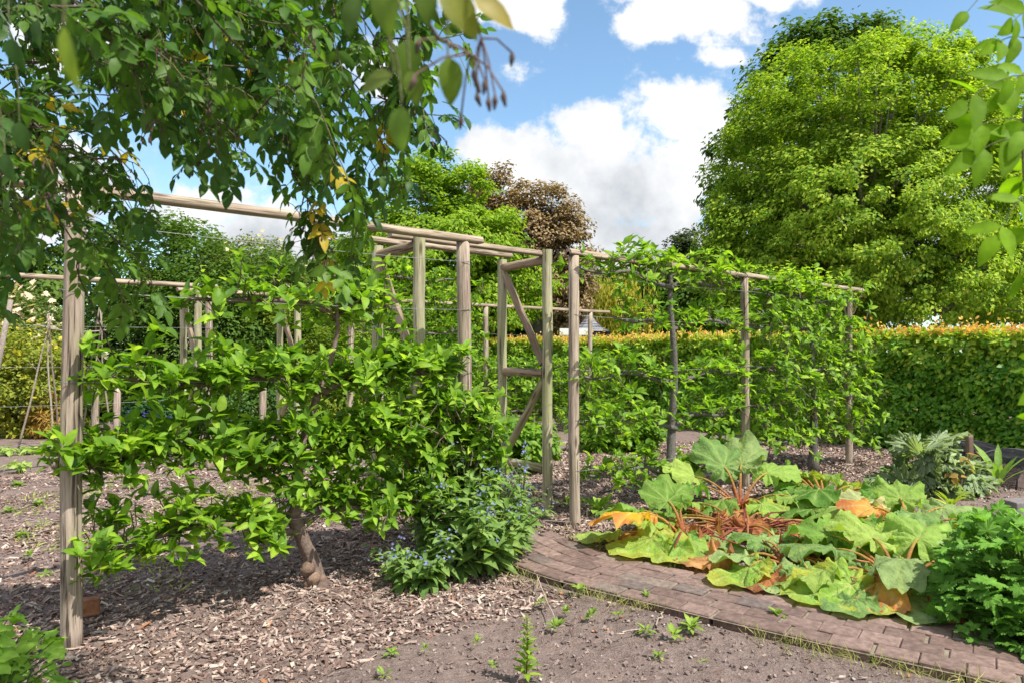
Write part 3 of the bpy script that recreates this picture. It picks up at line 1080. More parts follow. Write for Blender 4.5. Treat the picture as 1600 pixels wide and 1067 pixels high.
# ------------------------------------------------------------------ hedge
def hedge(label, p0, p1, h, depth, dens, leaf, tips=True):
    p0, p1 = np.asarray(p0, float), np.asarray(p1, float)
    t = thing('hornbeam_hedge', label, 'hedge', (p0[0], p0[1], 0))
    d = unit(p1 - p0)
    L = np.linalg.norm(p1 - p0)
    f = np.array([-d[1], d[0]])                       # face towards the garden
    if f @ (-p0) < 0:
        f = -f
    # woody inside
    core = MB()
    n = int(L / .16)
    for k in range(n):
        s = L * (k + .5) / n + U(-.05, .05)
        b0 = np.array([*(p0 + d * s - f * (depth / 2 + U(-.15, .15))), -.05])
        core.tube([b0, b0 + [N(0, .05), N(0, .05), h * .5], b0 + [N(0, .1), N(0, .1), h * .93]], [.02, .015, .006], 5, (.07, .055, .045))
        for _ in range(5):
            z = U(.15, h * .9)
            e = b0 + [*(f * U(.2, depth * .48) * (1 if U() < .7 else -1) + d * N(0, .15)), z + U(.05, .3)]
            core.tube([b0 + [0, 0, z], e], [.009, .004], 4, (.08, .06, .05), cap=False)
    core.build('stems', M['bark'], t)
    lf = MB()
    # face leaves
    A = L * h

    def bulge(s, z):
        q = np.column_stack([s, z])
        return .10 * (vnoise(q, 2.6, 21) - .5) + .26 * (vnoise(q, 6.5, 22) - .5)

    n = int(A * dens)
    s = U(0, L, n)
    z = U(.04, h, n)
    dep = np.abs(N(0, .075, n))
    dep = np.where(U(0, 1, n) < .42, U(0, depth * .8, n), dep)
    q = p0 + d * s[:, None] + f * (bulge(s, z) - dep)[:, None]
    pos = np.column_stack([q, z])
    ax = np.column_stack([f * .55 + d * N(0, .75, (n, 1)), np.zeros(n)])
    ax = ax + np.column_stack([np.zeros((n, 2)), N(-.42, .4, n)])
    nr = np.column_stack([np.broadcast_to(f * .55, (n, 2)), np.full(n, .75)]) + N(0, .28, (n, 3))
    tt = np.clip(N(.4, .3, n) + .4 * (vnoise(np.column_stack([s, z]), 4, 33) - .5), 0, 1)
    c = mix((.045, .13, .016), (.15, .27, .032), tt)
    yel = U(0, 1, n) < .07 + .65 * sst(z, h * .6, h)
    c[yel] = mix((.15, .26, .03), (.25, .29, .045), U(0, 1, yel.sum()))
    lf.leaves(pos, ax, nr, leaf * U(.5, 1.3, n), leaf * .62 * U(.7, 1.2, n), c, 2, .25, .15)
    # back face, top surface and the copper-tipped new growth
    n = int(A * dens * .5)
    s, z = U(0, L, n), U(.04, h, n)
    q = p0 + d * s[:, None] - f * (depth + bulge(s, z) * .5)[:, None]
    lf.leaves(np.column_stack([q, z]), rdir(n) + [0, 0, -.3], np.column_stack([np.broadcast_to(-f, (n, 2)), np.full(n, .6)]) + N(0, .3, (n, 3)), leaf * 1.15, leaf * .72,
              mix((.032, .085, .012), (.105, .175, .022), U(0, 1, n)), 0)
    n = int(L * depth * dens * 1.1)
    s, w = U(0, L, n), U(0, depth, n)
    q = p0 + d * s[:, None] - f * w[:, None]
    zt = h + .07 * (vnoise(q, 1.3, 41) - .5) + .05 * (vnoise(q, 6, 42) - .5) + N(0, .045, n)
    c = mix((.10, .19, .02), (.24, .29, .04), U(0, 1, n))
    lf.leaves(np.column_stack([q, zt]), rdir(n) + [0, 0, .35], np.array([0, 0, 1.0]) + N(0, .45, (n, 3)), leaf * U(.7, 1.1, n), leaf * .55, c, 2, .25, .15)
    lf.build('foliage', M['hedge'], t)
    if tips:
        tp = MB()
        n = int(L * depth * 190)
        s, w = U(0, L, n), U(-.05, depth, n)
        q = p0 + d * s[:, None] - f * w[:, None]
        hh = U(.06, .19, n) + .16 * (U(0, 1, n) < .06)
        k = 5
        idx = np.repeat(np.arange(n), k)
        fr = np.tile(np.linspace(.25, 1, k), n)
        zt = h + .07 * (vnoise(q, 1.3, 41) - .5)
        dirs = unit(np.column_stack([N(0, .3, (n, 2)), np.ones(n)]))
        pos = np.column_stack([q, zt])[idx] + dirs[idx] * (hh[idx] * fr)[:, None]
        c = mix((.22, .27, .04), (.42, .22, .085), np.clip(fr * .75 + N(0, .28, n * k) * .8 + .35 * (vnoise(q, .9, 44)[idx] - .5), 0, 1))
        tp.leaves(pos, rdir(n * k) + [0, 0, .5], rdir(n * k) + [0, 0, .5], leaf * U(.45, .8, n * k), leaf * .36, c, 2, .3, .2)
        tp.build('new_growth', M['hedge'], t, label='coppery new growth along the clipped top')
    return t


hedge('long clipped hedge with copper-tipped top, running behind the right-hand fruit trees', (9.6, 7.42), (-1.9, 20.8), 1.80, 1.0, 1700, .098)

# ------------------------------------------------------------------ trees
def tree(name, label, base, trunk_h, r0, lobes, n_cl, cl_r, per, leaf, cols, mat, barkc=(.12, .10, .085), flat=.62, limbs=40, rows=0, group=None, hang=.25, inner=.3, lean=(0, 0), clumpvar=.22, asp=.6, tip=None, edge=.74, oval=1.0):
    """trunk, limbs and a crown of leaf clumps that fill LOBES (centre, radii)"""
    t = thing(name, label, 'tree', (base[0], base[1], 0), group)
    lobes = np.asarray(lobes, float)
    ctr, rad = lobes[:, :3], lobes[:, 3:]
    wts = rad[:, 0] * rad[:, 2] + rad[:, 0] * rad[:, 1]
    pts = []
    while len(pts) < n_cl:
        k = rng.choice(len(lobes), p=wts / wts.sum())
        u = rdir(1)[0]
        r = U(edge, 1.0) if U() > inner else U(.2, edge)
        p = ctr[k] + u * rad[k] * r
        if p[2] < .4:
            continue
        dd = np.linalg.norm((p - ctr) / rad, axis=1)
        dd[k] = 9
        if dd.min() < .62 and U() > inner:
            continue
        if p[1] > base[1] + .35 * rad[:, 1].max() and U() < .5:       # the far side carries fewer clumps
            continue
        pts.append(p)
    pts = np.array(pts)
    cc_ = (ctr * wts[:, None]).sum(0) / wts.sum()
    wood = MB()
    top = np.array([base[0] + lean[0], base[1] + lean[1], max(ctr[:, 2].max(), trunk_h)])
    zt = np.linspace(0, 1, 9)
    TP = np.column_stack([base[0] + lean[0] * zt + .05 * np.sin(zt * 7), base[1] + lean[1] * zt + .05 * np.cos(zt * 5), -.2 + (top[2] + .2) * zt])
    TR = r0 * (1 - .82 * zt)
    TR[0] *= 1.4
    wood.tube(TP, TR, 12, barkc)
    wood.build('trunk', M['bark'], t)
    lim = MB()
    for p in pts[rng.permutation(len(pts))[:limbs]]:
        f = U(.25, .8)
        z0 = trunk_h + (p[2] - trunk_h) * f * .7
        z0 = min(max(z0, trunk_h * .8), top[2] * .92)
        a = np.array([np.interp(z0, TP[:, 2], TP[:, k]) for k in range(3)])
        mid = a + (p - a) * .5 + np.array([N(0, .1), N(0, .1), .12 * np.linalg.norm(p - a)])
        tt = np.linspace(0, 1, 7)[:, None]
        C_ = (1 - tt) ** 2 * a + 2 * tt * (1 - tt) * mid + tt ** 2 * p
        rr = np.interp(z0, TP[:, 2], TR) * U(.3, .5)
        lim.tube(C_, rr * (1 - .85 * tt[:, 0]), 6, barkc)
    if limbs:
        lim.build('limbs', M['bark'], t)
    # foliage
    lf = MB()
    n = n_cl * per
    idx = np.repeat(np.arange(n_cl), per)
    cr = cl_r * U(.6, 1.3, n_cl)
    out_ = unit(pts - cc_)
    off = rdir(n) * (U(0, 1, n) ** .42)[:, None]
    off[:, 2] *= flat
    # push the leaves of a clump to its outer, upper shell
    off = off + (out_[idx] * .25 + [0, 0, .12])
    pos = pts[idx] + off * cr[idx][:, None]
    nr = unit(unit(off) * .5 + np.array([0, 0, .8]) + out_[idx] * .35 + N(0, .42, (n, 3)))
    ax = unit(np.cross(nr, rdir(n)) + np.array([0, 0, -hang]) + out_[idx] * .3)
    cv = np.clip(N(.5, clumpvar, n_cl), 0, 1)
    tv = np.clip(cv[idx] + N(0, .2, n), 0, 1)
    c = mix(cols[0], cols[1], tv)
    if tip is not None:
        k = U(0, 1, n) < tip[1]
        c[k] = mix(c[k], np.broadcast_to(tip[0], (k.sum(), 3)), U(.4, 1, k.sum()))
    L = leaf * U(.65, 1.25, n)
    lf.leaves(pos, ax, nr, L, L * asp, c, rows, .3, .2)
    lf.build('crown', M[mat], t)
    return t


def lobes_px(d, items):
    """crown lobes from survey bearings: (px, py, rx, ry, depth factor, offset)"""
    out_ = []
    for it in items:
        px, py, rx, ry = it[:4]
        off = it[4] if len(it) > 4 else 0
        dep = it[5] if len(it) > 5 else .9
        dd = d + off
        p = at(px, py, dd)
        out_.append([*p, rx * dd / FPX, rx * dd / FPX * dep, ry * dd / FPX])
    return out_


# great lime on the right
D = 25.0
LB = lobes_px(D, [(1330, 190, 175, 125, 0), (1235, 270, 120, 120, 0), (1440, 170, 120, 110, .5), (1190, 370, 88, 100, 0), (1330, 350, 160, 120, -1.2),
                  (1480, 290, 110, 110, 0), (1250, 450, 140, 75, -.5), (1430, 430, 150, 90, -1), (1560, 430, 110, 85, -.5), (1530, 200, 70, 80, 1)])
tree('lime_tree', 'huge broad yellow-green tree rising behind the hedge on the right', (at(1375, 500, D)[0], D + .6), 2.5, .42, LB, 1500, .52, 125, .15,
     ((.072, .145, .018), (.175, .275, .03)), 'tree', (.20, .185, .16), .6, 150, 0, None, .12, .2, tip=((.32, .38, .06), .30), clumpvar=.3)
D = 31.0
tree('dark_tree', 'darker green tree peeping out along the top left edge of the huge yellow-green tree', (at(1330, 500, D)[0], D), 3, .5,
     lobes_px(D, [(1300, 190, 150, 150, 0), (1215, 300, 115, 130, 0), (1270, 110, 70, 72, 0), (1160, 400, 70, 90)]), 420, .75, 75, .26, ((.035, .075, .018), (.075, .125, .03)), 'tree', flat=.6, limbs=30)
D = 27.0
tree('right_tree', 'green tree cut by the right edge of the photo, beside the huge tree', (at(1640, 500, D)[0], D), 2.5, .35,
     lobes_px(D, [(1600, 300, 80, 100, 0), (1680, 250, 110, 150), (1590, 440, 90, 80), (1700, 420, 120, 100)]), 300, .6, 90, .20, ((.06, .11, .014), (.14, .20, .025)), 'tree', flat=.6, limbs=40)
# maple behind the arch
D = 21.0
tree('maple_tree', 'bright lime-green tree behind the timber arch, left of the copper beech', (at(690, 500, D)[0], D), 1.6, .26,
     lobes_px(D, [(690, 305, 75, 72, 0), (640, 370, 75, 75, 0), (745, 375, 72, 70, 0), (690, 420, 125, 85, -.6), (600, 420, 60, 60, .3), (790, 450, 65, 65, 0), (690, 480, 140, 50, -.3)]),
     560, .44, 130, .135, ((.07, .14, .012), (.165, .26, .022)), 'tree', (.13, .12, .10), .5, 60, 0, None, .3, .25, tip=((.24, .33, .04), .2))
D = 31.0
tree('copper_beech', 'copper-brown tree to the right of the bright green tree behind the arch', (at(845, 500, D)[0], D), 2, .4,
     lobes_px(D, [(775, 330, 50, 68, .5), (845, 355, 62, 55, 0), (865, 420, 58, 75, -.3), (800, 420, 70, 80, .5), (880, 480, 50, 50, 0)]), 400, .58, 110, .18,
     ((.15, .105, .065), (.30, .22, .14)), 'copper', (.09, .075, .065), .6, 40, tip=((.26, .19, .08), .18), edge=.66)
D = 46.0
tree('weeping_willow', 'yellow weeping willow far off above the hedge, right of the slate roof', (at(965, 520, D)[0], D), 2.5, .4,
     lobes_px(D, [(965, 472, 36, 40, 0), (940, 500, 25, 30), (990, 495, 25, 32)]), 130, .9, 90, .34, ((.18, .19, .03), (.34, .32, .06)), 'tree', flat=1.1, limbs=10, hang=1.6, asp=.3)
D = 60.0
tree('dark_conifer', 'dark conifer showing above the open-branched apple tree, left of the huge tree', (at(1068, 520, D)[0], D), 4, .5,
     lobes_px(D, [(1068, 385, 16, 22), (1066, 430, 30, 40), (1070, 490, 42, 50)]), 150, 1.0, 80, .35, ((.022, .038, .022), (.05, .07, .035)), 'tree', flat=.4, limbs=10)
for nm, lb, px, dd, its, c0, c1 in (
        ('beech_tree', 'dark green tree low behind the copper beech, seen through the near arch', 800, 40, [(800, 490, 70, 40), (730, 490, 70, 50)], (.03, .07, .014), (.075, .13, .02)),
        ('birch_tree', 'pale green tree low on the skyline behind the weeping willow', 1000, 75, [(1000, 505, 90, 26), (870, 512, 70, 18)], (.06, .10, .03), (.11, .17, .045)),
        ('oak_tree', 'mid-green tree in the gap between the slate roof and the huge tree', 1030, 48, [(1035, 470, 45, 45), (1100, 480, 60, 45)], (.03, .07, .015), (.08, .13, .025)),
        ('ash_tree', 'grey-green tree far behind the copper beech and the willow', 925, 62, [(930, 468, 36, 32), (900, 490, 40, 36)], (.06, .09, .035), (.12, .16, .05)),
        ('elm_tree', 'dark green tree far behind the white rose shrub', 330, 34, [(250, 440, 120, 90), (420, 455, 100, 70), (120, 420, 120, 110)], (.03, .06, .015), (.08, .13, .03)),
        ('alder_tree', 'leafy tree at the far left beyond the yellow shrub', -40, 30, [(-40, 400, 130, 150), (70, 430, 80, 90)], (.045, .085, .02), (.10, .16, .035)),
        ('field_maple', 'dull green tree low behind the left arch post, under the bright green tree', 520, 26, [(520, 450, 70, 70), (460, 490, 80, 60), (590, 500, 70, 50)], (.04, .085, .014), (.10, .17, .025))):
    tree(nm, lb, (at(px, 500, dd)[0], dd), 2, .3, lobes_px(dd, its), 170, dd * .022, 95, .0095 * dd, (c0, c1), 'tree', flat=.6, limbs=20)

# ------------------------------------------------------------------ far roof, sign and lamp
PX, PY = at(921, 500, 29)[:2]
t = thing('garden_pavilion', 'small pavilion with flared slate roof just showing over the hedge', 'pavilion', (PX, PY, 0))
mb = MB()
prof = [(0.02, 3.09), (.12, 2.94), (.30, 2.69), (.56, 2.48), (.88, 2.32), (.94, 2.30)]
sides = 8
ring = []
for r, z in prof:
    th = np.arange(sides) / sides * 2 * PI + .2
    ring.append(np.column_stack([PX + r * np.cos(th), PY + r * np.sin(th), np.full(sides, z)]))
V = np.concatenate(ring)
i, j = np.arange(len(prof) - 1)[:, None] * sides, np.arange(sides)[None, :]
mb.add(V, None, np.stack([i + j, i + (j + 1) % sides, i + sides + (j + 1) % sides, i + sides + j], -1).reshape(-1, 4), (.20, .20, .22))
mb.tube([[PX, PY, 3.04], [PX, PY, 3.16]], [.04, .015], 8, (.1, .1, .1))
for z, r in ((2.39, .74), (2.50, .55), (2.61, .42), (2.72, .285), (2.85, .19)):   # slate courses
    th = np.arange(9) / 8 * 2 * PI + .2
    mb.tube(np.column_stack([PX + r * np.cos(th), PY + r * np.sin(th), np.full(9, z)]), .012, 5, (.14, .14, .155))
mb.build('roof', M['roof'], t, smooth=False)
mb = MB()
th = np.arange(9) / 8 * 2 * PI + .2
for a in th[:8]:
    mb.box((PX + .8 * math.cos(a), PY + .8 * math.sin(a), 1.03), (.12, .12, 2.48), a, (.10, .075, .055))
for z in (.25, 1.0, 2.22):
    mb.tube(np.column_stack([PX + .8 * np.cos(th), PY + .8 * np.sin(th), np.full(9, z)]), .06, 6, (.10, .075, .055))
mb.build('frame', M['paint'], t)
t.location.z += .12

SX, SY = at(900, 522, 27)[:2]
t = thing('notice_board', 'long white notice board above the hedge in front of the slate roof', 'sign', (SX, SY, 0))
mb = MB()
mb.box((SX, SY, 2.36), (1.25, .05, .25), 0, (.74, .76, .76))
mb.build('panel', M['paint'], t, smooth=False)
mb = MB()
for dx in (-.55, .55):
    mb.box((SX + dx, SY + .065, 1.25), (.08, .07, 2.5), 0, (.12, .10, .08))
mb.build('post', M['paint'], t, smooth=False)

LX, LY = at(1004, 500, 34)[:2]
t = thing('street_lamp', 'black lamp post with lantern far off, above the left side of the open apple tree', 'street lamp', (LX, LY, 0))
mb = MB()
mb.tube([[LX, LY, 0], [LX, LY, .6], [LX, LY, .65], [LX, LY, 4.6], [LX, LY, 4.7]], [.11, .10, .06, .045, .09], 10, (.02, .022, .022))
mb.build('post', M['paint'], t)
mb = MB()
mb.tube([[LX, LY, 4.7], [LX, LY, 4.72], [LX, LY, 5.15], [LX, LY, 5.17], [LX, LY, 5.38], [LX, LY, 5.5]], [.08, .11, .19, .23, .06, .02], 6, (.03, .032, .032))
mb.build('lantern', M['paint'], t)

# ------------------------------------------------------------------ shrubs at the back left
def shrub(name, label, c, rad, n_cl, cl_r, per, leaf, cols, mat='tree', cat='shrub', flowers=None, lobes=None, rows=0, asp=.55, stems=14, stemc=(.10, .08, .06), hang=.25):
    t = thing(name, label, cat, (c[0], c[1], 0))
    lobes = lobes or [[c[0], c[1], c[2], *rad]]
    lobes = np.asarray(lobes, float)
    k = rng.choice(len(lobes), n_cl, p=lobes[:, 3] * lobes[:, 5] / (lobes[:, 3] * lobes[:, 5]).sum())
    u = rdir(n_cl)
    pts = lobes[k, :3] + u * lobes[k, 3:] * np.where(U(0, 1, n_cl) < .75, U(.75, 1, n_cl), U(.1, .75, n_cl))[:, None]
    pts[:, 2] = np.maximum(pts[:, 2], .06)
    st = MB()
    for p in pts[:stems]:
        b0 = np.array([c[0] + N(0, .12 * rad[0]), c[1] + N(0, .12 * rad[1]), -.05])
        st.tube([b0, (b0 + p) / 2 + [0, 0, .15 * p[2]], p], [.018 + .006 * rad[2], .012, .004], 5, stemc, cap=False)
    st.build('stems', M['bark'], t)
    n = n_cl * per
    idx = np.repeat(np.arange(n_cl), per)
    off = rdir(n) * (U(0, 1, n) ** .45)[:, None]
    pos = pts[idx] + off * cl_r * [1, 1, .75]
    pos[:, 2] = np.maximum(pos[:, 2], .02)
    out_ = unit(pts - np.array([c[0], c[1], c[2] * .6]))
    nr = unit(off * .4 + [0, 0, .8] + out_[idx] * .4 + N(0, .4, (n, 3)))
    ax = unit(np.cross(nr, rdir(n)) + out_[idx] * .35 + np.array([0, 0, -hang]))
    tv = np.clip(np.clip(N(.5, .22, n_cl), 0, 1)[idx] + N(0, .2, n), 0, 1)
    lf = MB()
    L = leaf * U(.65, 1.25, n)
    lf.leaves(pos, ax, nr, L, L * asp, mix(cols[0], cols[1], tv), rows, .3, .25)
    lf.build('foliage', M[mat], t)
    if flowers:
        nf, size, fc, zone = flowers
        fl = MB()
        sel = rng.integers(0, n_cl, nf)
        sel = sel[zone(pts[sel])] if zone else sel
        pp = pts[sel] + rdir(len(sel)) * cl_r * .9 + np.array([0, -cl_r * .5, .2 * cl_r])
        kk = 7
        ii_ = np.repeat(np.arange(len(sel)), kk)
        th = np.tile(np.arange(kk) * 2 * PI / kk, len(sel)) + U(0, 1, len(ii_))
        fd = unit(np.array([0, -.6, .6]) + N(0, .4, (len(sel), 3)))
        A = unit(np.cross(fd, rdir(len(sel))))
        B = np.cross(fd, A)
        ax = A[ii_] * np.cos(th)[:, None] + B[ii_] * np.sin(th)[:, None] + fd[ii_] * .4
        fl.leaves(pp[ii_], ax, fd[ii_], size * U(.7, 1.2, len(ii_)), size * .8, np.asarray(fc) * U(.85, 1.1, (len(ii_), 1)), 0, .2, .3)
        fl.build('blossom', M['petal'], t)
    return t


x = at(310, 500, 16.5)
shrub('rose_shrub', 'tall dark shrub with clusters of white roses, behind the distant bare-wired trellis', (x[0], x[1], 2.0), (2.6, 1.6, 2.2), 420, .42, 70, .11, ((.03, .07, .014), (.085, .15, .03)),
      flowers=(520, .075, (.72, .72, .66), lambda q: (q[:, 2] < 2.5) & (np.abs(vnoise(q[:, ::2], 2.2, 71)) > .55)), lobes=[[x[0], x[1], 1.9, 2.5, 1.5, 1.9], [x[0] - .6, x[1], 3.4, 1.5, 1.2, 1.3], [x[0] + 1.2, x[1], 3.0, 1.2, 1.0, 1.0]], stems=30)
x = at(395, 400, 17.5)
shrub('dusty_shrub', 'grey-green arching shrub with fading pale flowers above the white rose shrub', (x[0], x[1], 3.0), (1.6, 1.2, 1.5), 170, .4, 70, .10, ((.07, .10, .04), (.15, .18, .07)),
      flowers=(90, .06, (.66, .60, .50), None), stems=20)
x = at(45, 560, 13.5)
shrub('yellow_shrub', 'feathery yellow-green shrub at the left edge behind the leaning canes', (x[0] - .3, x[1], 1.15), (1.25, .9, .95), 190, .28, 65, .085, ((.10, .14, .03), (.22, .24, .04)), stems=20,
      flowers=(160, .05, (.50, .47, .05), None))
x = at(10, 500, 15.5)
shrub('pink_shrub', 'pale pink flowering shrub at the left edge behind the yellow shrub', (x[0], x[1], 1.8), (1.5, 1.0, 1.2), 200, .32, 55, .10, ((.05, .09, .03), (.13, .17, .06)), flowers=(300, .085, (.80, .66, .62), None))
x = at(170, 560, 17.0)
shrub('laurel_shrub', 'glossy dark shrub behind the thick left post and the canes', (x[0], x[1], 1.3), (1.9, 1.0, 1.5), 220, .34, 65, .12, ((.02, .05, .012), (.06, .12, .022)), mat='hedge')
x = at(480, 560, 16.0)
shrub('privet_shrub', 'bushy yellow-green shrub behind the far arch', (x[0], x[1], 1.3), (1.9, 1.0, 1.5), 260, .34, 65, .095, ((.05, .10, .014), (.17, .22, .03)))
x = at(380, 610, 14.2)
shrub('box_bush', 'low rounded dark bush between the far arch posts', (x[0], x[1], .6), (1.0, .8, .75), 120, .25, 70, .075, ((.02, .055, .012), (.06, .12, .02)), mat='hedge')
x = at(620, 600, 17.5)
shrub('hazel_shrub', 'broad green shrub behind the tall bushy apple tree, left of the hedge end', (x[0], x[1], 1.2), (2.3, 1.0, 1.6), 260, .36, 65, .11, ((.035, .085, .012), (.10, .18, .022)))
x = at(232, 640, 14.2)
shrub('blue_geranium', 'mound of blue cranesbill flowers in the far bed beside the stub posts', (x[0], x[1], .28), (.62, .45, .40), 90, .16, 60, .075, ((.012, .045, .02), (.04, .10, .03)), cat='flowers', stems=10,
      flowers=(60, .055, (.14, .10, .62), None), hang=.1)
x = at(76, 640, 13.2)
shrub('orange_spurge', 'clump of orange-leaved stems in the far left bed', (x[0], x[1], .42), (.30, .25, .42), 60, .12, 30, .12, ((.22, .17, .05), (.32, .20, .07)), cat='plant', asp=.2, stems=16)
x = at(35, 672, 13.4)
shrub('golden_edging', 'low golden-green edging plants along the far left bed', (x[0] - .2, x[1], .12), (1.3, .3, .17), 90, .12, 40, .08, ((.14, .19, .03), (.28, .28, .05)), cat='plants', stems=8)
x = at(120, 650, 14.6)
shrub('grassy_clump', 'tall grassy green clump behind the canes in the far left bed', (x[0], x[1], .5), (.5, .3, .6), 60, .14, 40, .32, ((.06, .11, .02), (.14, .20, .05)), cat='plant', asp=.07, stems=5, hang=-1.0)
for px, py in ((10, 710), (44, 708), (72, 704), (30, 735)):
    x = at(px, py, 1743.5 / (py - HOR))
    shrub('seedling_cabbage', 'pale green seedling in the far left bed, one of a loose row', (x[0], x[1], .05), (.13, .12, .06), 9, .07, 9, .09, ((.14, .21, .07), (.25, .33, .12)), cat='seedling', stems=2)['group'] = 'seedlings in the far left bed'

# low plants along the foot of the far row and path
for px, py, lab in ((290, 660, 'leafy green clump at the foot of the far arch, left post'), (555, 700, 'leafy clump in front of the near arch, left foot'), (800, 715, 'leafy weeds at the foot of the near arch, inside'),
                    (690, 690, 'green weeds on the chips between the two arches')):
    x = at(px, py, 1743.5 / (py - HOR))
    shrub('leafy_clump', lab, (x[0], x[1], .16), (.38, .3, .2), 45, .12, 22, .10, ((.06, .12, .015), (.17, .26, .035)), 'herb', 'plant', rows=2, stems=8)

for px, d, rd, h, lab in ((800, 9.6, .62, .62, 'leafy green bush seen through the right frame of the near arch'), (735, 10.3, .75, .80, 'leafy green bush behind the second post, beyond the near arch'),
                      (965, 11.2, .8, .55, 'low leafy bush behind the first post right of the path'), (640, 9.2, .55, .55, 'leafy green bush behind the left frame of the near arch')):
    x = at(px, 700, d)
    shrub('leafy_bush', lab, (x[0], x[1], h * .45), (rd, .5, h * .55), 90, .14, 34, .105, ((.05, .11, .014), (.14, .24, .03)), 'apple', 'bush', rows=2, stems=14)

# canes tied in tripods, and stub posts
def canes(label, feet, apex, tie=True):
    b0 = np.mean(feet, 0)
    t = thing('bean_canes', label, 'canes', (b0[0], b0[1], 0))
    for f in feet:
        mb = MB()
        f = np.array(f)
        d = (np.array(apex) - f) * 1.12 + [N(0, .08), N(0, .08), 0]
        q = np.linspace(0, 1, 9)
        P = f + q[:, None] * d + np.column_stack([.02 * np.sin(q * 9 + f[0]), .02 * np.cos(q * 8), np.zeros(9)])
        P[:, 2] -= .05 * (1 - q)
        mb.tube(P, .019 * (1 - .45 * q), 6, np.array((.30, .25, .205)) * U(.8, 1.1))
        for _ in range(3):
            k = U(.3, .95)
            p0 = f + k * d
            mb.tube([p0, p0 + [N(0, .12), N(0, .06), U(.05, .2)]], [.006, .002], 4, (.26, .22, .18))
        mb.build('cane', M['bark'], t)
    if tie:
        mb = MB()
        th = np.linspace(0, 8 * PI, 60)
        mb.tube(np.column_stack([apex[0] + .05 * np.cos(th), apex[1] + .05 * np.sin(th), apex[2] + th * .002 - .02]), .006, 5, (.42, .36, .28))
        mb.build('twine', M['bark'], t)


canes('tripod of rough bean canes at the left edge, in front of the yellow shrub', [at(28, 700, 11.6) * [1, 1, 0], at(83, 698, 11.5) * [1, 1, 0], at(93, 690, 12.4) * [1, 1, 0]], at(83, 513, 11.7))
canes('cluster of rough bean canes just right of the thick left post', [at(142, 690, 12.2) * [1, 1, 0], at(172, 690, 12.4) * [1, 1, 0], at(128, 680, 13.2) * [1, 1, 0]], at(155, 505, 12.4))
p0 = np.array(at(-5, 520, 11.0))
mb = MB()
mb.tube([[p0[0] - .3, p0[1], -.05], [p0[0], p0[1], 1.3], [p0[0] + .22, p0[1], 2.4]], [.05, .042, .035], 8, (.26, .22, .19))
tag(mb.build('leaning_pole', M['bark']), 'thick leaning grey pole cut by the left edge of the photo', 'pole')
mb = MB()
a, b_ = np.array(at(58, 508, 11.75)), np.array(at(172, 515, 12.45))
q = np.linspace(0, 1, 12)[:, None]
mb.tube(a + (b_ - a) * q - np.array([0, 0, .07]) * 4 * q * (1 - q), .014, 6, (.33, .27, .22))
tag(mb.build('crossing_cane', M['bark']), 'horizontal cane lashed between the two groups of bean canes', 'cane')
for px, py, h, lab in ((148, 690, 1.0, 'weathered stub post between the thick left post and the blue cranesbill'), (183, 690, .95, 'thin stub post just left of the blue cranesbill'),
                       (411, 690, .95, 'short stub post seen left of the far arch, right frame')):
    mb = MB()
    x = at(px, py, 12.4)
    post_tube(mb, x[:2], h, .06, seed=U(0, 9))
    tag(mb.build('stub_post', M['post']), lab, 'post')

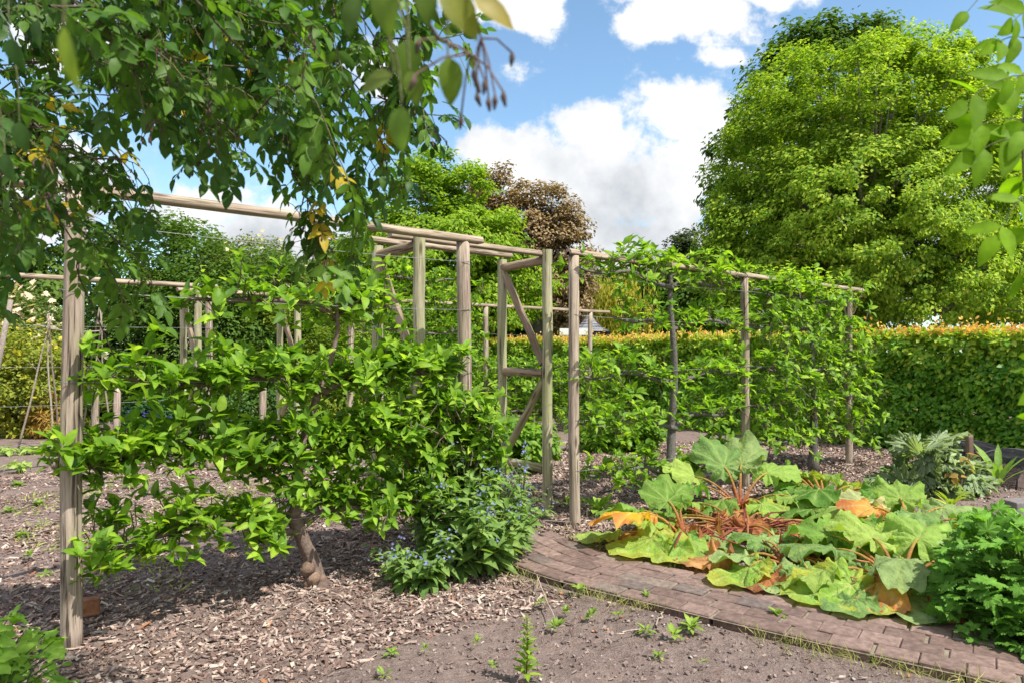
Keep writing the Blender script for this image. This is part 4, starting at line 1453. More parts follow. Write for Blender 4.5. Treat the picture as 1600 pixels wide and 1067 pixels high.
# ------------------------------------------------------------------ rhubarb bed
def rhubarb_leaf(mb, P, axis, nrm, size, col, ruff=1.0, curl=.3, edgecol=None, veincol=(.26, .33, .12)):
    """one heart-shaped blade; P is where the stalk joins"""
    na, nrad = 80, 9
    th = np.linspace(-PI, PI, na, endpoint=False)
    rim = .46 + .20 * np.cos(th) + .10 * np.cos(2 * th) + .05 * np.exp(-(th / .25) ** 2)
    rim = rim * (1 - .55 * np.exp(-((np.abs(th) - PI) / .28) ** 2))
    p1, p2 = U(0, 6), U(0, 6)
    rim = rim * (1 + .028 * np.sin(9 * th + p1) + .035 * np.sin(17 * th + p2) + N(0, .012, na))
    rr = np.linspace(0, 1, nrad + 1)[1:]
    Rg, Tg = np.meshgrid(rr, th, indexing='ij')
    x = Rg * rim[None] * np.cos(Tg)
    y = Rg * rim[None] * np.sin(Tg)
    ang = np.abs(Tg)
    vein = np.zeros_like(x)
    for a in (0, .62, 1.25, 1.95, 2.6):
        vein = np.maximum(vein, np.exp(-((ang - a) / (.045 + .06 * (1 - Rg))) ** 2))
    z = .06 * ruff * Rg ** 2.2 * np.sin(5 * Tg + p1) + .045 * ruff * Rg ** 2.6 * np.sin(11 * Tg + p2) + .02 * ruff * Rg ** 4 * np.sin(23 * Tg) + N(0, .0025, x.shape)
    z += .03 * (1 - np.abs(np.sin(Tg / .635 * PI / 2))) * Rg * (1 if U() < .5 else -1) - .035 * vein * Rg + .12 * (x - .2) * y * U(-1, 1)
    bx = .026 * np.sin(x * 31 + 4 * np.sin(y * 9) + p2) * np.sin(y * 29 + 3 * np.sin(x * 11) + p1) * Rg ** .5
    z += bx - curl * (x ** 2 * .8 + y ** 2 * .9) + .10 * np.abs(y) * (1 - Rg)
    V = np.concatenate([[[0, 0, 0]], np.stack([x, y, z], -1).reshape(-1, 3)]) * size
    axis = unit(axis)
    sd = unit(np.cross(axis, nrm))
    nr = np.cross(sd, axis)
    V = P + V[:, :1] * axis + V[:, 1:2] * sd + V[:, 2:] * nr
    V[:, 2] = np.maximum(V[:, 2], .056 + .01 * np.sin(V[:, 0] * 40) + .008 * np.cos(V[:, 1] * 37))
    c = np.broadcast_to(np.asarray(col, float), (nrad, na, 3)).copy()
    pat = .5 + .5 * np.sin(x * 17 + p1) * np.sin(y * 15 + p2)
    c = c * (.86 + .28 * pat[..., None])
    if edgecol is not None:
        k = np.clip((Rg - .55 + .25 * np.sin(3 * Tg + p1)) * 2.2, 0, 1)[..., None]
        c = c * (1 - k) + np.asarray(edgecol) * k
    k = (vein * (.85 - .45 * Rg))[..., None]
    c = c * (1 - k) + np.asarray(veincol) * k
    K = np.concatenate([[veincol], c.reshape(-1, 3)])
    j = np.arange(na)
    F3 = np.column_stack([np.zeros(na, int), 1 + j, 1 + (j + 1) % na])
    F4 = []
    for r in range(nrad - 1):
        a = 1 + r * na
        F4.append(np.column_stack([a + j, a + na + j, a + na + (j + 1) % na, a + (j + 1) % na]))
    mb.add(V, F3, np.concatenate(F4), K)


GRN = [(.085, .19, .035), (.13, .24, .05), (.19, .30, .07), (.25, .35, .09), (.14, .24, .085), (.21, .30, .13)]


def rhubarb(label, c, leaves_, n_brown=2, n_stalk=8, low=.8, spread=.5):
    """LEAVES_: (bearing deg, reach, height, size, kind, tilt)"""
    t = thing('rhubarb_plant', label, 'rhubarb', (c[0], c[1], 0), 'rhubarb plants sprawling beside the path')
    stk = MB()
    cr = np.array([c[0], c[1], .04])
    for be, reach, hgt, size, kind, tilt in leaves_:
        a = math.radians(be)
        o = np.array([math.cos(a), math.sin(a), 0])
        hgt *= low
        P = np.array([c[0], c[1], 0]) + o * reach + np.array([0, 0, hgt])
        mid = cr + (P - cr) * .55 + np.array([0, 0, .10 + .12 * hgt])
        q = np.linspace(0, 1, 8)[:, None]
        S = (1 - q) ** 2 * cr + 2 * q * (1 - q) * mid + q ** 2 * P
        S[:, 2] = np.maximum(S[:, 2], .03)
        sc = mix((.30, .07, .05), (.34, .30, .09), q[:, 0])
        if kind == 'y':
            sc = mix((.34, .16, .07), (.45, .33, .10), q[:, 0])
        ax = o * math.cos(tilt) + np.array([0, 0, math.sin(tilt)])
        nr = np.array([0, 0, 1.0]) * math.cos(tilt) - o * math.sin(tilt) + N(0, .16, 3)
        mb = MB()
        if kind == 'y':
            rhubarb_leaf(mb, P, ax, nr, size, (.55, .33, .03), 1.0, .5, (.40, .16, .05), (.5, .40, .14))
            lfo = mb.build('leaf', M['rhubarb'], t, label='yellow and orange withering leaf')
        elif kind == 'o':
            rhubarb_leaf(mb, P, ax, nr, size, (.50, .27, .07), 1.3, .6, (.36, .12, .05), (.45, .34, .18))
            lfo = mb.build('leaf', M['rhubarb'], t, label='tan and orange dying leaf')
        elif kind == 'u':
            rhubarb_leaf(mb, P, ax, -nr, size, (.30, .35, .17), .8, -.3, (.38, .36, .20), (.50, .50, .30))
            lfo = mb.build('leaf', M['rhubarb'], t, label='leaf flopped over to show its pale underside')
        elif kind == 'e':
            rhubarb_leaf(mb, P, ax, nr, size, (.19, .32, .06), 1.1, .35, (.30, .33, .06), (.36, .42, .16))
            lfo = mb.build('leaf', M['rhubarb'], t, label='light green leaf turning yellow at the edge')
        else:
            g = GRN[rng.integers(0, len(GRN))]
            rhubarb_leaf(mb, P, ax, nr, size, np.array(g) * U(.85, 1.15), U(1.0, 1.7), U(.1, .8), None, (.25, .33, .11))
            lfo = mb.build('leaf', M['rhubarb'], t)
        sk = MB()
        sk.tube(S, np.linspace(.016, .008, 8), 7, sc, flat=.75)
        sk.build('stalk', M['rhubarb'], lfo)
    # bare and fallen stalks round the crown
    for _ in range(n_stalk):
        a, r = U(0, 2 * PI), U(.2, spread + .15)
        p = cr + [math.cos(a) * .05, math.sin(a) * .05, 0]
        e = np.array([c[0] + math.cos(a) * r, c[1] + math.sin(a) * r, U(.04, .16)])
        stk.tube([p, (p + e) / 2 + [N(0, .03), N(0, .03), U(.02, .10)], e], [.011, .010, .006], 6, mix((.24, .05, .06), (.40, .22, .13), U()) * U(.6, 1.05), flat=.7)
    stk.build('stalks', M['rhubarb'], t)
    for _ in range(n_brown):
        mb = MB()
        a, r = U(0, 2 * PI), U(.1, spread)
        P = np.array([c[0] + math.cos(a) * r, c[1] + math.sin(a) * r, U(.05, .12)])
        rhubarb_leaf(mb, P, [math.cos(a), math.sin(a), -.1], np.array([0, 0, 1]) + N(0, .3, 3), U(.22, .42), mix((.30, .11, .05), (.46, .25, .12), U()), 3.2, 1.0, (.20, .08, .04), (.38, .2, .1))
        mb.build('withered_leaf', M['rhubarb'], t, label='shrivelled orange-brown leaf lying on the soil')
    return t


def auto(n, r=(.25, .6), h=(.10, .38), size=(.38, .56), kinds='g', a0=0, a1=360):
    out_ = []
    for k in range(n):
        be = a0 + (a1 - a0) * (k + U(.1, .9)) / n
        hg = U(*h)
        out_.append((be, U(*r), hg, U(*size), rng.choice(list(kinds)), U(-.5, .35)))
    return out_


rhubarb('rhubarb at the path end of the patch nearest the arch, with one big yellow-orange leaf', (1.42, 5.80),
        [(196, .42, .36, .50, 'y', .2), (215, .40, .14, .60, 'e', -.42), (240, .42, .12, .52, 'e', -.5), (262, .38, .16, .40, 'g', -.2), (150, .40, .30, .42, 'g', .2), (310, .35, .10, .38, 'g', -.3),
         (90, .35, .42, .45, 'g', .5), (178, .62, .08, .40, 'g', -.3), (120, .2, .40, .40, 'g', .5), (285, .25, .16, .34, 'g', -.2)], 4, 16)
rhubarb('rhubarb with large upright dark leaves at the back of the patch, by the apple trunk', (2.25, 6.95),
        [(110, .25, .52, .55, 'g', .9), (70, .3, .55, .55, 'g', .7), (30, .4, .45, .5, 'g', .4), (190, .5, .36, .5, 'g', .2), (230, .42, .24, .42, 'g', 0), (280, .4, .22, .42, 'e', -.1), (320, .5, .28, .5, 'g', 0), (150, .45, .40, .45, 'g', .5)], 2, 8)
rhubarb('rhubarb in the middle of the patch with fallen pink stalks and brown leaves around it', (2.0, 6.1), auto(9, (.3, .75), (.08, .24), (.28, .40), 'gggge'), 15, 46, .7, .75)
rhubarb('rhubarb along the path edge with broad flopped light green leaves', (1.98, 5.02),
        [(205, .38, .16, .50, 'e', -.35), (232, .30, .14, .46, 'g', -.4), (255, .36, .13, .46, 'g', -.5), (285, .5, .12, .60, 'e', -.35), (310, .45, .14, .5, 'g', -.3), (330, .5, .16, .46, 'g', -.2), (30, .35, .25, .42, 'g', .2),
         (100, .35, .22, .4, 'g', .3), (268, .33, .22, .36, 'g', -.1), (60, .45, .22, .42, 'g', .1), (180, .3, .2, .34, 'g', .1), (345, .6, .14, .46, 'g', -.3), (295, .25, .2, .4, 'g', .1)], 5, 16, .65)
rhubarb('rhubarb at the near corner of the patch beside the leafy geranium, with tan dying leaves', (2.55, 4.62),
        [(200, .42, .14, .62, 'e', -.3), (222, .3, .18, .42, 'o', -.3), (250, .34, .12, .48, 'g', -.4), (275, .45, .10, .36, 'o', -.4), (300, .4, .14, .48, 'g', -.3), (0, .4, .3, .5, 'g', .1), (45, .4, .36, .55, 'g', .5), (90, .35, .34, .5, 'g', .4),
         (140, .4, .28, .45, 'g', .2), (325, .45, .2, .45, 'g', -.1), (180, .5, .2, .42, 'g', -.1), (110, .6, .3, .45, 'g', .2), (215, .55, .1, .4, 'g', -.3), (240, .15, .34, .4, 'g', .2)], 3, 8)
rhubarb('rhubarb on the far right of the patch with a leaf flopped pale side up', (3.35, 5.95),
        [(120, .4, .3, .62, 'u', .1), (160, .45, .28, .5, 'g', .1), (200, .5, .26, .5, 'g', 0), (240, .5, .24, .5, 'e', -.1), (280, .45, .26, .5, 'g', -.1), (330, .45, .26, .55, 'g', 0), (20, .4, .30, .5, 'g', .2), (70, .4, .34, .5, 'g', .4), (180, .3, .34, .34, 'o', .3), (225, .7, .2, .44, 'g', -.1), (150, .75, .22, .42, 'g', 0), (300, .65, .2, .46, 'g', -.1), (255, .2, .34, .4, 'g', .2)], 4, 10)
rhubarb('rhubarb behind the middle of the patch, standing tall under the mounded apple', (3.15, 7.1), auto(14, (.2, .65), (.22, .46), (.38, .54), 'gggge'), 2, 10)
rhubarb('rhubarb between the geranium and the pale flopped leaf, yellowing at the rim', (3.45, 5.05), auto(14, (.2, .62), (.14, .40), (.34, .54), 'gggee'), 3, 8)

# ------------------------------------------------------------------ alkanet with blue flowers beside the arch
def alkanet(label, c, rad, h, n_st, leaf):
    t = thing('green_alkanet', label, 'plant', (c[0], c[1], 0))
    st, lf, fl = MB(), MB(), MB()
    for k in range(n_st):
        a, r = U(0, 2 * PI), math.sqrt(U()) * rad
        b0 = np.array([c[0] + math.cos(a) * r * .35, c[1] + math.sin(a) * r * .35, 0])
        hh = h * U(.45, 1.0) * (1 - .35 * (r / rad) ** 2)
        e = np.array([c[0] + math.cos(a) * r * 1.1, c[1] + math.sin(a) * r * 1.1, hh])
        mid = (b0 + e) / 2 + np.array([-(e - b0)[0] * .2, -(e - b0)[1] * .2, .1 * hh])
        q = np.linspace(0, 1, 9)[:, None]
        S = (1 - q) ** 2 * b0 + 2 * q * (1 - q) * mid + q ** 2 * e
        st.tube(S, np.linspace(.006, .0025, 9), 5, (.12, .16, .06), cap=False)
        n = int(9 + hh * 14)
        f = np.linspace(.08, 1, n)
        P = np.stack([np.interp(f, q[:, 0], S[:, j]) for j in range(3)], 1)
        ph = np.arange(n) * 2.4 + U(0, 6)
        o_ = np.column_stack([np.cos(ph), np.sin(ph), U(-.15, .5, n)])
        L = leaf * (1.25 - .85 * f) * U(.8, 1.15, n)
        lf.leaves(P, o_, np.column_stack([-np.cos(ph) * .3, -np.sin(ph) * .3, np.ones(n)]) + N(0, .2, (n, 3)), L, L * .42,
                  mix((.075, .145, .045), (.17, .26, .085), U(0, 1, n)), 3, .35, U(.2, .6, n))
        for w in range(3):
            fp = P[-1 - w * 2] + N(0, .025, 3) + [0, 0, .015]
            nf = rng.integers(0, 5)
            cen = fp + N(0, .016, (nf, 3))
            ii_ = np.repeat(np.arange(nf), 5)
            th = np.tile(np.arange(5) * 2 * PI / 5, nf)
            fd = unit(np.array([.1, -.5, .6]) + N(0, .5, (nf, 3)))
            A = unit(np.cross(fd, rdir(nf)))
            B = np.cross(fd, A)
            fl.leaves(cen[ii_], A[ii_] * np.cos(th)[:, None] + B[ii_] * np.sin(th)[:, None], fd[ii_], .0105, .0095,
                      np.asarray((.22, .25, .60)) * U(.8, 1.15, (nf * 5, 1)), 0, .1, 0)
    st.build('stems', M['herb'], t)
    lf.build('foliage', M['herb'], t)
    fl.build('blossom', M['petal'], t)
    return t


alkanet('bushy plant with small blue flowers spilling from the fruit tree onto the path', (-.30, 5.28), .62, .92, 62, .185)
alkanet('low trailing clump of the blue-flowered plant on the chips at its front', (-.62, 4.88), .36, .36, 22, .15)
alkanet('slim blue-flowered plant leaning over the path by the arch foot', (.06, 5.72), .26, .88, 18, .11)

# ------------------------------------------------------------------ geranium bush by the path
PAL = palm_outline(5, 2.2, .50)
PAL7 = palm_outline(5, 2.3, .34)


def lobed_bush(name, label, c, rad, h, n, size, cols, outline, cat='plant', stemc=(.12, .18, .05)):
    t = thing(name, label, cat, (c[0], c[1], 0))
    u = rdir(n)
    u[:, 2] = np.abs(u[:, 2])
    k = np.where(U(0, 1, n) < .7, U(.82, 1.03, n), U(.4, .82, n))
    pos = np.array([c[0], c[1], 0]) + u * [rad[0], rad[1], h] * k[:, None]
    pos[:, 2] = np.maximum(pos[:, 2] * (1 + .12 * (vnoise(pos[:, :2], 9, 51) - .5)), .03)
    st, lf = MB(), MB()
    for p in pos[::2]:
        b0 = np.array([c[0] + N(0, .05), c[1] + N(0, .05), 0])
        st.tube([b0, (b0 + p) / 2 + [0, 0, .2 * p[2]], p], [.004, .003, .0022], 4, stemc, cap=False)
    st.build('stems', M['herb'], t)
    ax = unit(u * [1, 1, .2] + N(0, .45, (n, 3)) + [0, 0, -.12])
    nr = unit(u * .5 + [0, 0, .75] + N(0, .28, (n, 3)))
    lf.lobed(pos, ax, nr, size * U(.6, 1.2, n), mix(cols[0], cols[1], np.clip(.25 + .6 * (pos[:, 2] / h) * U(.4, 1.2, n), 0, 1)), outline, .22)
    lf.build('foliage', M['herb'], t)
    return t


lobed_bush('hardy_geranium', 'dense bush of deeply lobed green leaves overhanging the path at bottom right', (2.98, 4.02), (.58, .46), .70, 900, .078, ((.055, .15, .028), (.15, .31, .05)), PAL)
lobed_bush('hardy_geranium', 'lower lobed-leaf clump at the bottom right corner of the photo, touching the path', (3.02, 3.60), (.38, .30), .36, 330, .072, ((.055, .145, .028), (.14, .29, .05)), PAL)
lobed_bush('vine_seedling', 'bright green lobed-leaf plant in the bottom left corner', (-2.24, 2.95), (.36, .34), .52, 330, .056, ((.14, .27, .04), (.28, .42, .08)), palm_outline(3, 1.9, .62, False))

# ------------------------------------------------------------------ right-hand beds
x = at(1455, 765, 8.1)
lobed_bush('globe_artichoke', 'silvery green artichoke plant between the rhubarb and the hedge', (x[0], x[1]), (.44, .36), .60, 85, .30, ((.13, .20, .12), (.30, .37, .26)), palm_outline(7, 1.3, .55), stemc=(.2, .24, .15))
x = at(1400, 760, 8.2)
shrub('bronze_leaf_plant', 'few drooping bronze leaves on the front of the silvery artichoke', (x[0] + .42, x[1] - .42, .36), (.2, .12, .14), 6, .09, 3, .12, ((.16, .12, .035), (.26, .17, .05)), 'herb', 'plant', rows=2, stems=5)
x = at(1515, 742, 9.1)
t = thing('stake_pair', 'purplish brown stake with a shorter stub beside it, in front of the hedge', 'stakes', (x[0], x[1], 0))
for dx, h, r in ((0, .52, .045), (.085, .30, .035)):
    mb = MB()
    post_tube(mb, (x[0] + dx, x[1] - dx * .4), h, r, seed=U(0, 9), col=(.62, .52, .5))
    mb.build('stake', M['post'], t)
x = at(1560, 752, 8.1)


def rosette_plant(name, label, p, n, L, wd, cols, up=(.5, 1.2), cat='plant', group=None, shape='spoon', rows=4, droop=(.15, .6)):
    mb = MB()
    ph = np.arange(n) * 2.4 + U(0, 6)
    el = U(up[0], up[1], n)
    ax = np.column_stack([np.cos(ph) * np.cos(el), np.sin(ph) * np.cos(el), np.sin(el)])
    nr = np.column_stack([-np.cos(ph) * np.sin(el), -np.sin(ph) * np.sin(el), np.cos(el)])
    l = L * U(.65, 1.1, n)
    mb.leaves(np.array([p[0], p[1], .015]) + ax * .01, ax, nr, l, l * wd * U(.8, 1.2, n), mix(cols[0], cols[1], U(0, 1, n)), rows, .3, U(*droop, n), shape)
    return tag(mb.build(name, M['herb']), label, cat, group)


rosette_plant('horseradish', 'upright plant with long pale green leaves between the stake and the black netting', x, 11, .50, .17, ((.10, .19, .04), (.19, .29, .08)), (.9, 1.45))
x = at(935, 803, 6.95)
rosette_plant('wild_lettuce', 'bright green lettuce-like weed on the chips beside the first post right of the path', x, 20, .26, .30, ((.12, .21, .03), (.25, .36, .06)), (.3, 1.2))
x = at(1022, 770, 7.5)
rosette_plant('dock_plant', 'upright dock leaves at the left foot of the open-branched apple', x, 9, .36, .30, ((.05, .13, .02), (.13, .22, .04)), (.6, 1.3))
x = at(888, 800, 7.2)
rosette_plant('dock_plant', 'small dock tuft behind the first post right of the path', x, 9, .20, .3, ((.09, .17, .03), (.20, .29, .05)), (.4, 1.2))
x = at(1485, 800, 7.1)
rosette_plant('foxglove_rosette', 'toothed yellow-green rosette between the artichoke and the stone block', x, 14, .22, .25, ((.14, .22, .03), (.28, .35, .05)), (.5, 1.3))
# netting over a frame of hoops
x = at(1618, 770, 8.5)
t = thing('black_netting', 'black garden netting draped over hoops at the right edge of the photo', 'netting', (x[0], x[1], 0))
mb = MB()
W_, H_, Dp = .52, .36, 1.3
ang = np.linspace(0, PI, 70)
prof = np.column_stack([-np.cos(ang) * W_, np.sin(ang) ** .7 * H_])
ys = np.linspace(-.4, Dp, 95)
sag = lambda u, v: .03 * math.sin(u * 5 + v * 7)
for a in range(len(prof)):
    P = np.array([[x[0] + prof[a, 0] + .02 * math.sin(y * 6 + a * .2), x[1] + y, max(.01, prof[a, 1] - .05 * math.sin((y + .4) / .85 * PI) ** 2 + .015 * math.sin(y * 11 + a * .3))] for y in ys[::6]])
    mb.tube(P, .0030, 3, (.012, .013, .017), cap=False)
for y in ys:
    P = np.array([[x[0] + px_ + .02 * math.sin(y * 6 + i_ * .8), x[1] + y, max(.01, pz - .05 * math.sin((y + .4) / .85 * PI) ** 2 + .015 * math.sin(y * 11 + i_ * 1.2))] for i_, (px_, pz) in enumerate(prof[::4])])
    mb.tube(P, .0030, 3, (.012, .013, .017), cap=False)
mb.build('net', M['net'], t)
for y in (-.4, .45, 1.3):
    mb = MB()
    mb.tube([[x[0] + a, x[1] + y, b_] for a, b_ in prof[::5]], .011, 6, (.05, .05, .055))
    mb.build('hoop', M['net'], t)
x = at(1592, 800, 6.9)
mb = MB()
mb.box((x[0] + .06, x[1], .07), (.40, .17, .15), .25, (.17, .155, .15), (.02, .03))
o = mb.build('stone_block', M['stone'], smooth=False)
bv = o.modifiers.new('bevel', 'BEVEL')
bv.width, bv.segments = .012, 2
tag(o, 'grey stone edging block on the soil in front of the black netting', 'stone block')
x = at(136, 962, 4.23)
mb = MB()
mb.box((x[0], x[1] + .03, .05), (.105, .065, .10), .5, (.26, .115, .06), (.03, .05))
o = mb.build('brick', M['brick'], smooth=False)
bv = o.modifiers.new('bevel', 'BEVEL')
bv.width, bv.segments = .006, 2
tag(o, 'half-buried red-brown brick against the foot of the thick left post', 'brick')

# ------------------------------------------------------------------ weeds on the bare soil
x = at(822, 1066, 3.42)
t = thing('tall_weed', 'tall upright leafy weed on the soil at the bottom centre', 'weed', (x[0], x[1], 0))
mb = MB()
hh = .30
mb.tube([[x[0], x[1], -.01], [x[0] + .008, x[1], .15], [x[0] + .004, x[1], hh]], [.004, .003, .002], 5, (.16, .10, .05))
mb.build('stem', M['herb'], t)
mb = MB()
n = 54
f = np.linspace(.05, 1.0, n)
ph = np.arange(n) * 2.4
L = .075 * (1.1 - .72 * f) * U(.8, 1.2, n)
mb.leaves(np.column_stack([np.full(n, x[0]) + .006 * f, np.full(n, x[1]), f * hh]), np.column_stack([np.cos(ph), np.sin(ph), U(.2, .9, n)]), np.column_stack([-np.cos(ph) * .5, -np.sin(ph) * .5, np.ones(n)]),
          L, L * .36, mix((.09, .17, .02), (.22, .32, .04), U(0, 1, n)), 3, .3, .3)
mb.build('foliage', M['herb'], t)
wl = ((1010, 990, .10, 13, 'spreading bright green weed left of the twig on the bare soil'), (1052, 998, .105, 13, 'spreading bright green weed right of centre on the bare soil'),
      (870, 985, .07, 9, None), (905, 925, .08, 10, None), (925, 965, .06, 8, None), (612, 1025, .07, 8, None), 
      (1080, 985, .10, 12, None), (965, 965, .07, 8, None), (770, 1045, .05, 7, None), (885, 960, .06, 8, None), (1100, 1040, .06, 7, None),
      (600, 1060, .08, 10, None), (665, 1020, .05, 7, None), (845, 945, .06, 8, None), (30, 760, .16, 16, None), (60, 790, .10, 10, None), (15, 800, .10, 9, None), (45, 870, .08, 9, None), (70, 900, .07, 8, None), (200, 760, .12, 12, None),
      (250, 775, .14, 14, None), (35, 840, .09, 9, None), (560, 800, .12, 10, None), (1215, 965, .07, 8, None), (1010, 935, .06, 8, None), (745, 1010, .05, 7, None), (1030, 1030, .05, 7, None), )
for px, py, L_, n_, lb in wl:
    x = at(px, py, 1743.5 / (py - HOR))
    rosette_plant('seedling_weed', lb or 'small green weed seedling growing on the bare soil', x, int(n_ * U(.7, 2.2)), L_ * U(.55, .85), U(.28, .6), ((.09, .16, .03), (.20, .29, .06)), (.1, U(.9, 1.5)), 'weed', None if lb else 'small weeds on the bare soil', 'ovate', 2)
# fine dry grass along the path edge
mb = MB()
n = 2600
u_ = rng.integers(0, len(PC) - 100, n)
side_ = np.where(U(0, 1, n) < .72, -1, 1)
q = PC[u_] + PN[u_] * (side_ * (HALF + .03 + np.abs(N(0, .10, n))))[:, None] + N(0, .02, (n, 2))
keepm = vnoise(q, 3.0, 61) > .52
q = q[keepm & (q[:, 1] < 8)]
n = len(q)
mb.leaves(np.column_stack([q, np.zeros(n)]), np.column_stack([N(0, .7, (n, 2)), np.ones(n)]), rdir(n), U(.03, .10, n), .0035, mix((.14, .19, .05), (.34, .30, .17), U(0, 1, n)), 2, .2, .5, 'lance')
tag(mb.build('grass', M['herb']), 'thin tufts of dry grass and moss along the edges of the brick path', 'grass', kind='stuff')
mb = MB()
n = 5000
q = np.column_stack([U(-6.5, -1.5, n), U(4.6, 9, n)])
keepm = (vnoise(q, 2.2, 62) > .66) & (np.abs(path_dist(q)) > .45)
q = q[keepm]
n = len(q)
mb.leaves(np.column_stack([q, np.zeros(n)]), np.column_stack([N(0, .9, (n, 2)), np.full(n, .7)]), rdir(n) + [0, 0, 1], U(.03, .08, n), .014, mix((.13, .17, .06), (.25, .28, .10), U(0, 1, n)), 2, .2, .4, 'lance')
tag(mb.build('ground_weeds', M['herb']), 'thin patches of tiny weeds on the soil left of the fruit tree', 'weeds', kind='stuff')
# twigs lying about
for (xa, ya), (xb, yb), lb in (((838, 905), (868, 978), 'long pale twig lying on the chips beside the path'), ((1038, 965), (1024, 985), 'short pale stick on the bare soil by the weeds'),
                               ((845, 818), (905, 822), 'bare stick lying across the path edge at the first right post'), ((965, 1000), (1000, 990), 'thin curved twig on the bare soil')):
    a, b_ = at(xa, ya, 1743.5 / (ya - HOR)), at(xb, yb, 1743.5 / (yb - HOR))
    mb = MB()
    q = np.linspace(0, 1, 7)[:, None]
    P = a + (b_ - a) * q + N(0, .008, (7, 3))
    P[:, 2] = .035
    mb.tube(P, np.linspace(.005, .003, 7), 5, (.36, .30, .24))
    tag(mb.build('twig', M['bark']), lb, 'twig')

# ------------------------------------------------------------------ rambling rose overhead, left
def pinnate(lf, st, base, d, down, length, pairs, lsize, col, rows=3, ratio=.5, droop=.35, face=None):
    """one compound leaf: rachis along d, paired leaflets and a terminal one"""
    d = unit(d)
    q = np.linspace(0, 1, 5)[:, None]
    R = base + d * length * q + np.asarray(down) * (length * .35) * q ** 2
    st.tube(R, np.linspace(.0016, .0008, 5), 3, (.12, .15, .05), cap=False)
    sd = unit(np.cross(d, [0, 0, 1.0] if face is None else face) + N(0, .15 if face is None else .05, 3))
    up = np.cross(sd, d)
    f = np.linspace(.3, .85, pairs)
    P, A, NN = [], [], []
    for k in f:
        p = np.array([np.interp(k, q[:, 0], R[:, j]) for j in range(3)])
        for sg in (-1, 1):
            P.append(p)
            A.append(sd * sg * .8 + d * .55 + np.asarray(down) * U(.1, .6) + N(0, .12, 3))
            NN.append(up + N(0, .3, 3))
    P.append(R[-1])
    A.append(R[-1] - R[-2])
    NN.append(up + N(0, .2, 3))
    n = len(P)
    L = lsize * U(.8, 1.15, n)
    cols = np.asarray(col) * U(.85, 1.15, (n, 1))
    lf.leaves(np.array(P), np.array(A), np.array(NN), L, L * ratio * U(.9, 1.1, n), cols, rows, .25, U(.05, .4, n))


def hips(st, p, n=5):
    """a spent flower truss"""
    for _ in range(n):
        e = p + N(0, .022, 3) + [0, 0, -.012]
        st.tube([p, (p + e) / 2 + [0, 0, .006], e], .0011, 3, (.13, .085, .065), cap=False)
        st.tube([e, e + [0, 0, -.005], e + [N(0, .002), 0, -.013]], [.0014, .0030, .001], 5, (.085, .06, .05))


t = thing('rambling_rose', 'rambling rose arching overhead across the upper left, with spent flower heads', 'rose', (-2.9, .9, 0))
canes_, stems_, lf, hp = MB(), MB(), MB(), MB()
root = np.array([-2.9, .9, 0.0])
hub = np.array([-2.6, 1.25, 2.95])
for k in range(5):
    q = np.linspace(0, 1, 9)[:, None]
    canes_.tube(root + [U(-.15, .15), U(-.15, .15), 0] + (hub - root + N(0, .08, 3)) * q + np.column_stack([.12 * np.sin(q[:, 0] * 4 + k), .1 * np.cos(q[:, 0] * 3 + k), np.zeros(9)]),
                np.linspace(.022, .012, 9), 7, (.13, .105, .08))
LOW = [(-80, 500), (0, 470), (60, 415), (90, 345), (130, 340), (150, 370), (200, 430), (245, 410), (265, 285), (330, 275), (400, 290), (440, 260), (475, 280), (505, 350), (560, 340), (590, 270), (625, 190), (680, 185), (725, 110)]
lx, ly = zip(*LOW)


def rose_strand(P, node, dens=1.0, shade=1.0, lsz=.042, trusses=.18):
    P = np.asarray(P, float)
    P = resample(P, .01)
    stems_.tube(P[::4], np.linspace(.0030, .0013, len(P[::4])), 5, mix((.085, .07, .05), (.12, .12, .05), np.linspace(0, 1, len(P[::4]))), cap=False)
    T = unit(np.gradient(P, axis=0))
    k = int(node / .01)
    for j in range(U(0, 1) > .5, len(P), k):
        if U() > dens:
            continue
        o_ = rdir(1)[0]
        o_ = unit(o_ - T[j] * (o_ @ T[j]))
        d = unit(o_ * .9 + T[j] * .5 + np.array([0, 0, -.15]))
        yellow = U() < .022
        c = (.34, .27, .03) if yellow else mix((.024, .070, .014), (.088, .175, .026), np.clip(U() ** 1.1 * shade, 0, 1))
        pinnate(lf, stems_, P[j], d, (0, 0, -1), U(.055, .095), rng.integers(2, 4), lsz * U(.8, 1.2), c, 3, .50)
        if U() < trusses:
            hips(hp, P[j] + d * .03 + [0, 0, -.02], rng.integers(4, 8))


# main boughs fan out from the hub over the garden's corner
for k in range(118):
    ex = U(-90, 575)
    if U() < .12:
        ex = U(470, 590)
    ey = np.interp(ex, lx, ly)
    fy = U(.12, 1.0) if U() < .68 else U(.8, 1.0)
    ey = -60 + (ey + 60) * fy
    d1 = U(1.45, 2.7)
    if 80 < ex < 145 and ey > 325:
        ey = 320
    tip = at(ex, ey, d1)
    w = U(120, 420)
    start = at(ex - w, ey - U(60, 260), d1 * U(.85, 1.1))
    mid = at(ex - w * U(.35, .5), ey - U(70, 190), d1 * U(.95, 1.05))
    rose_strand([start, mid, at(ex - w * .09, ey - U(30, 75), d1), tip], .052, .84, 1.05 if ex > 380 else .68, .044)  # left strands get darker leaf colour, painting in shaded depth
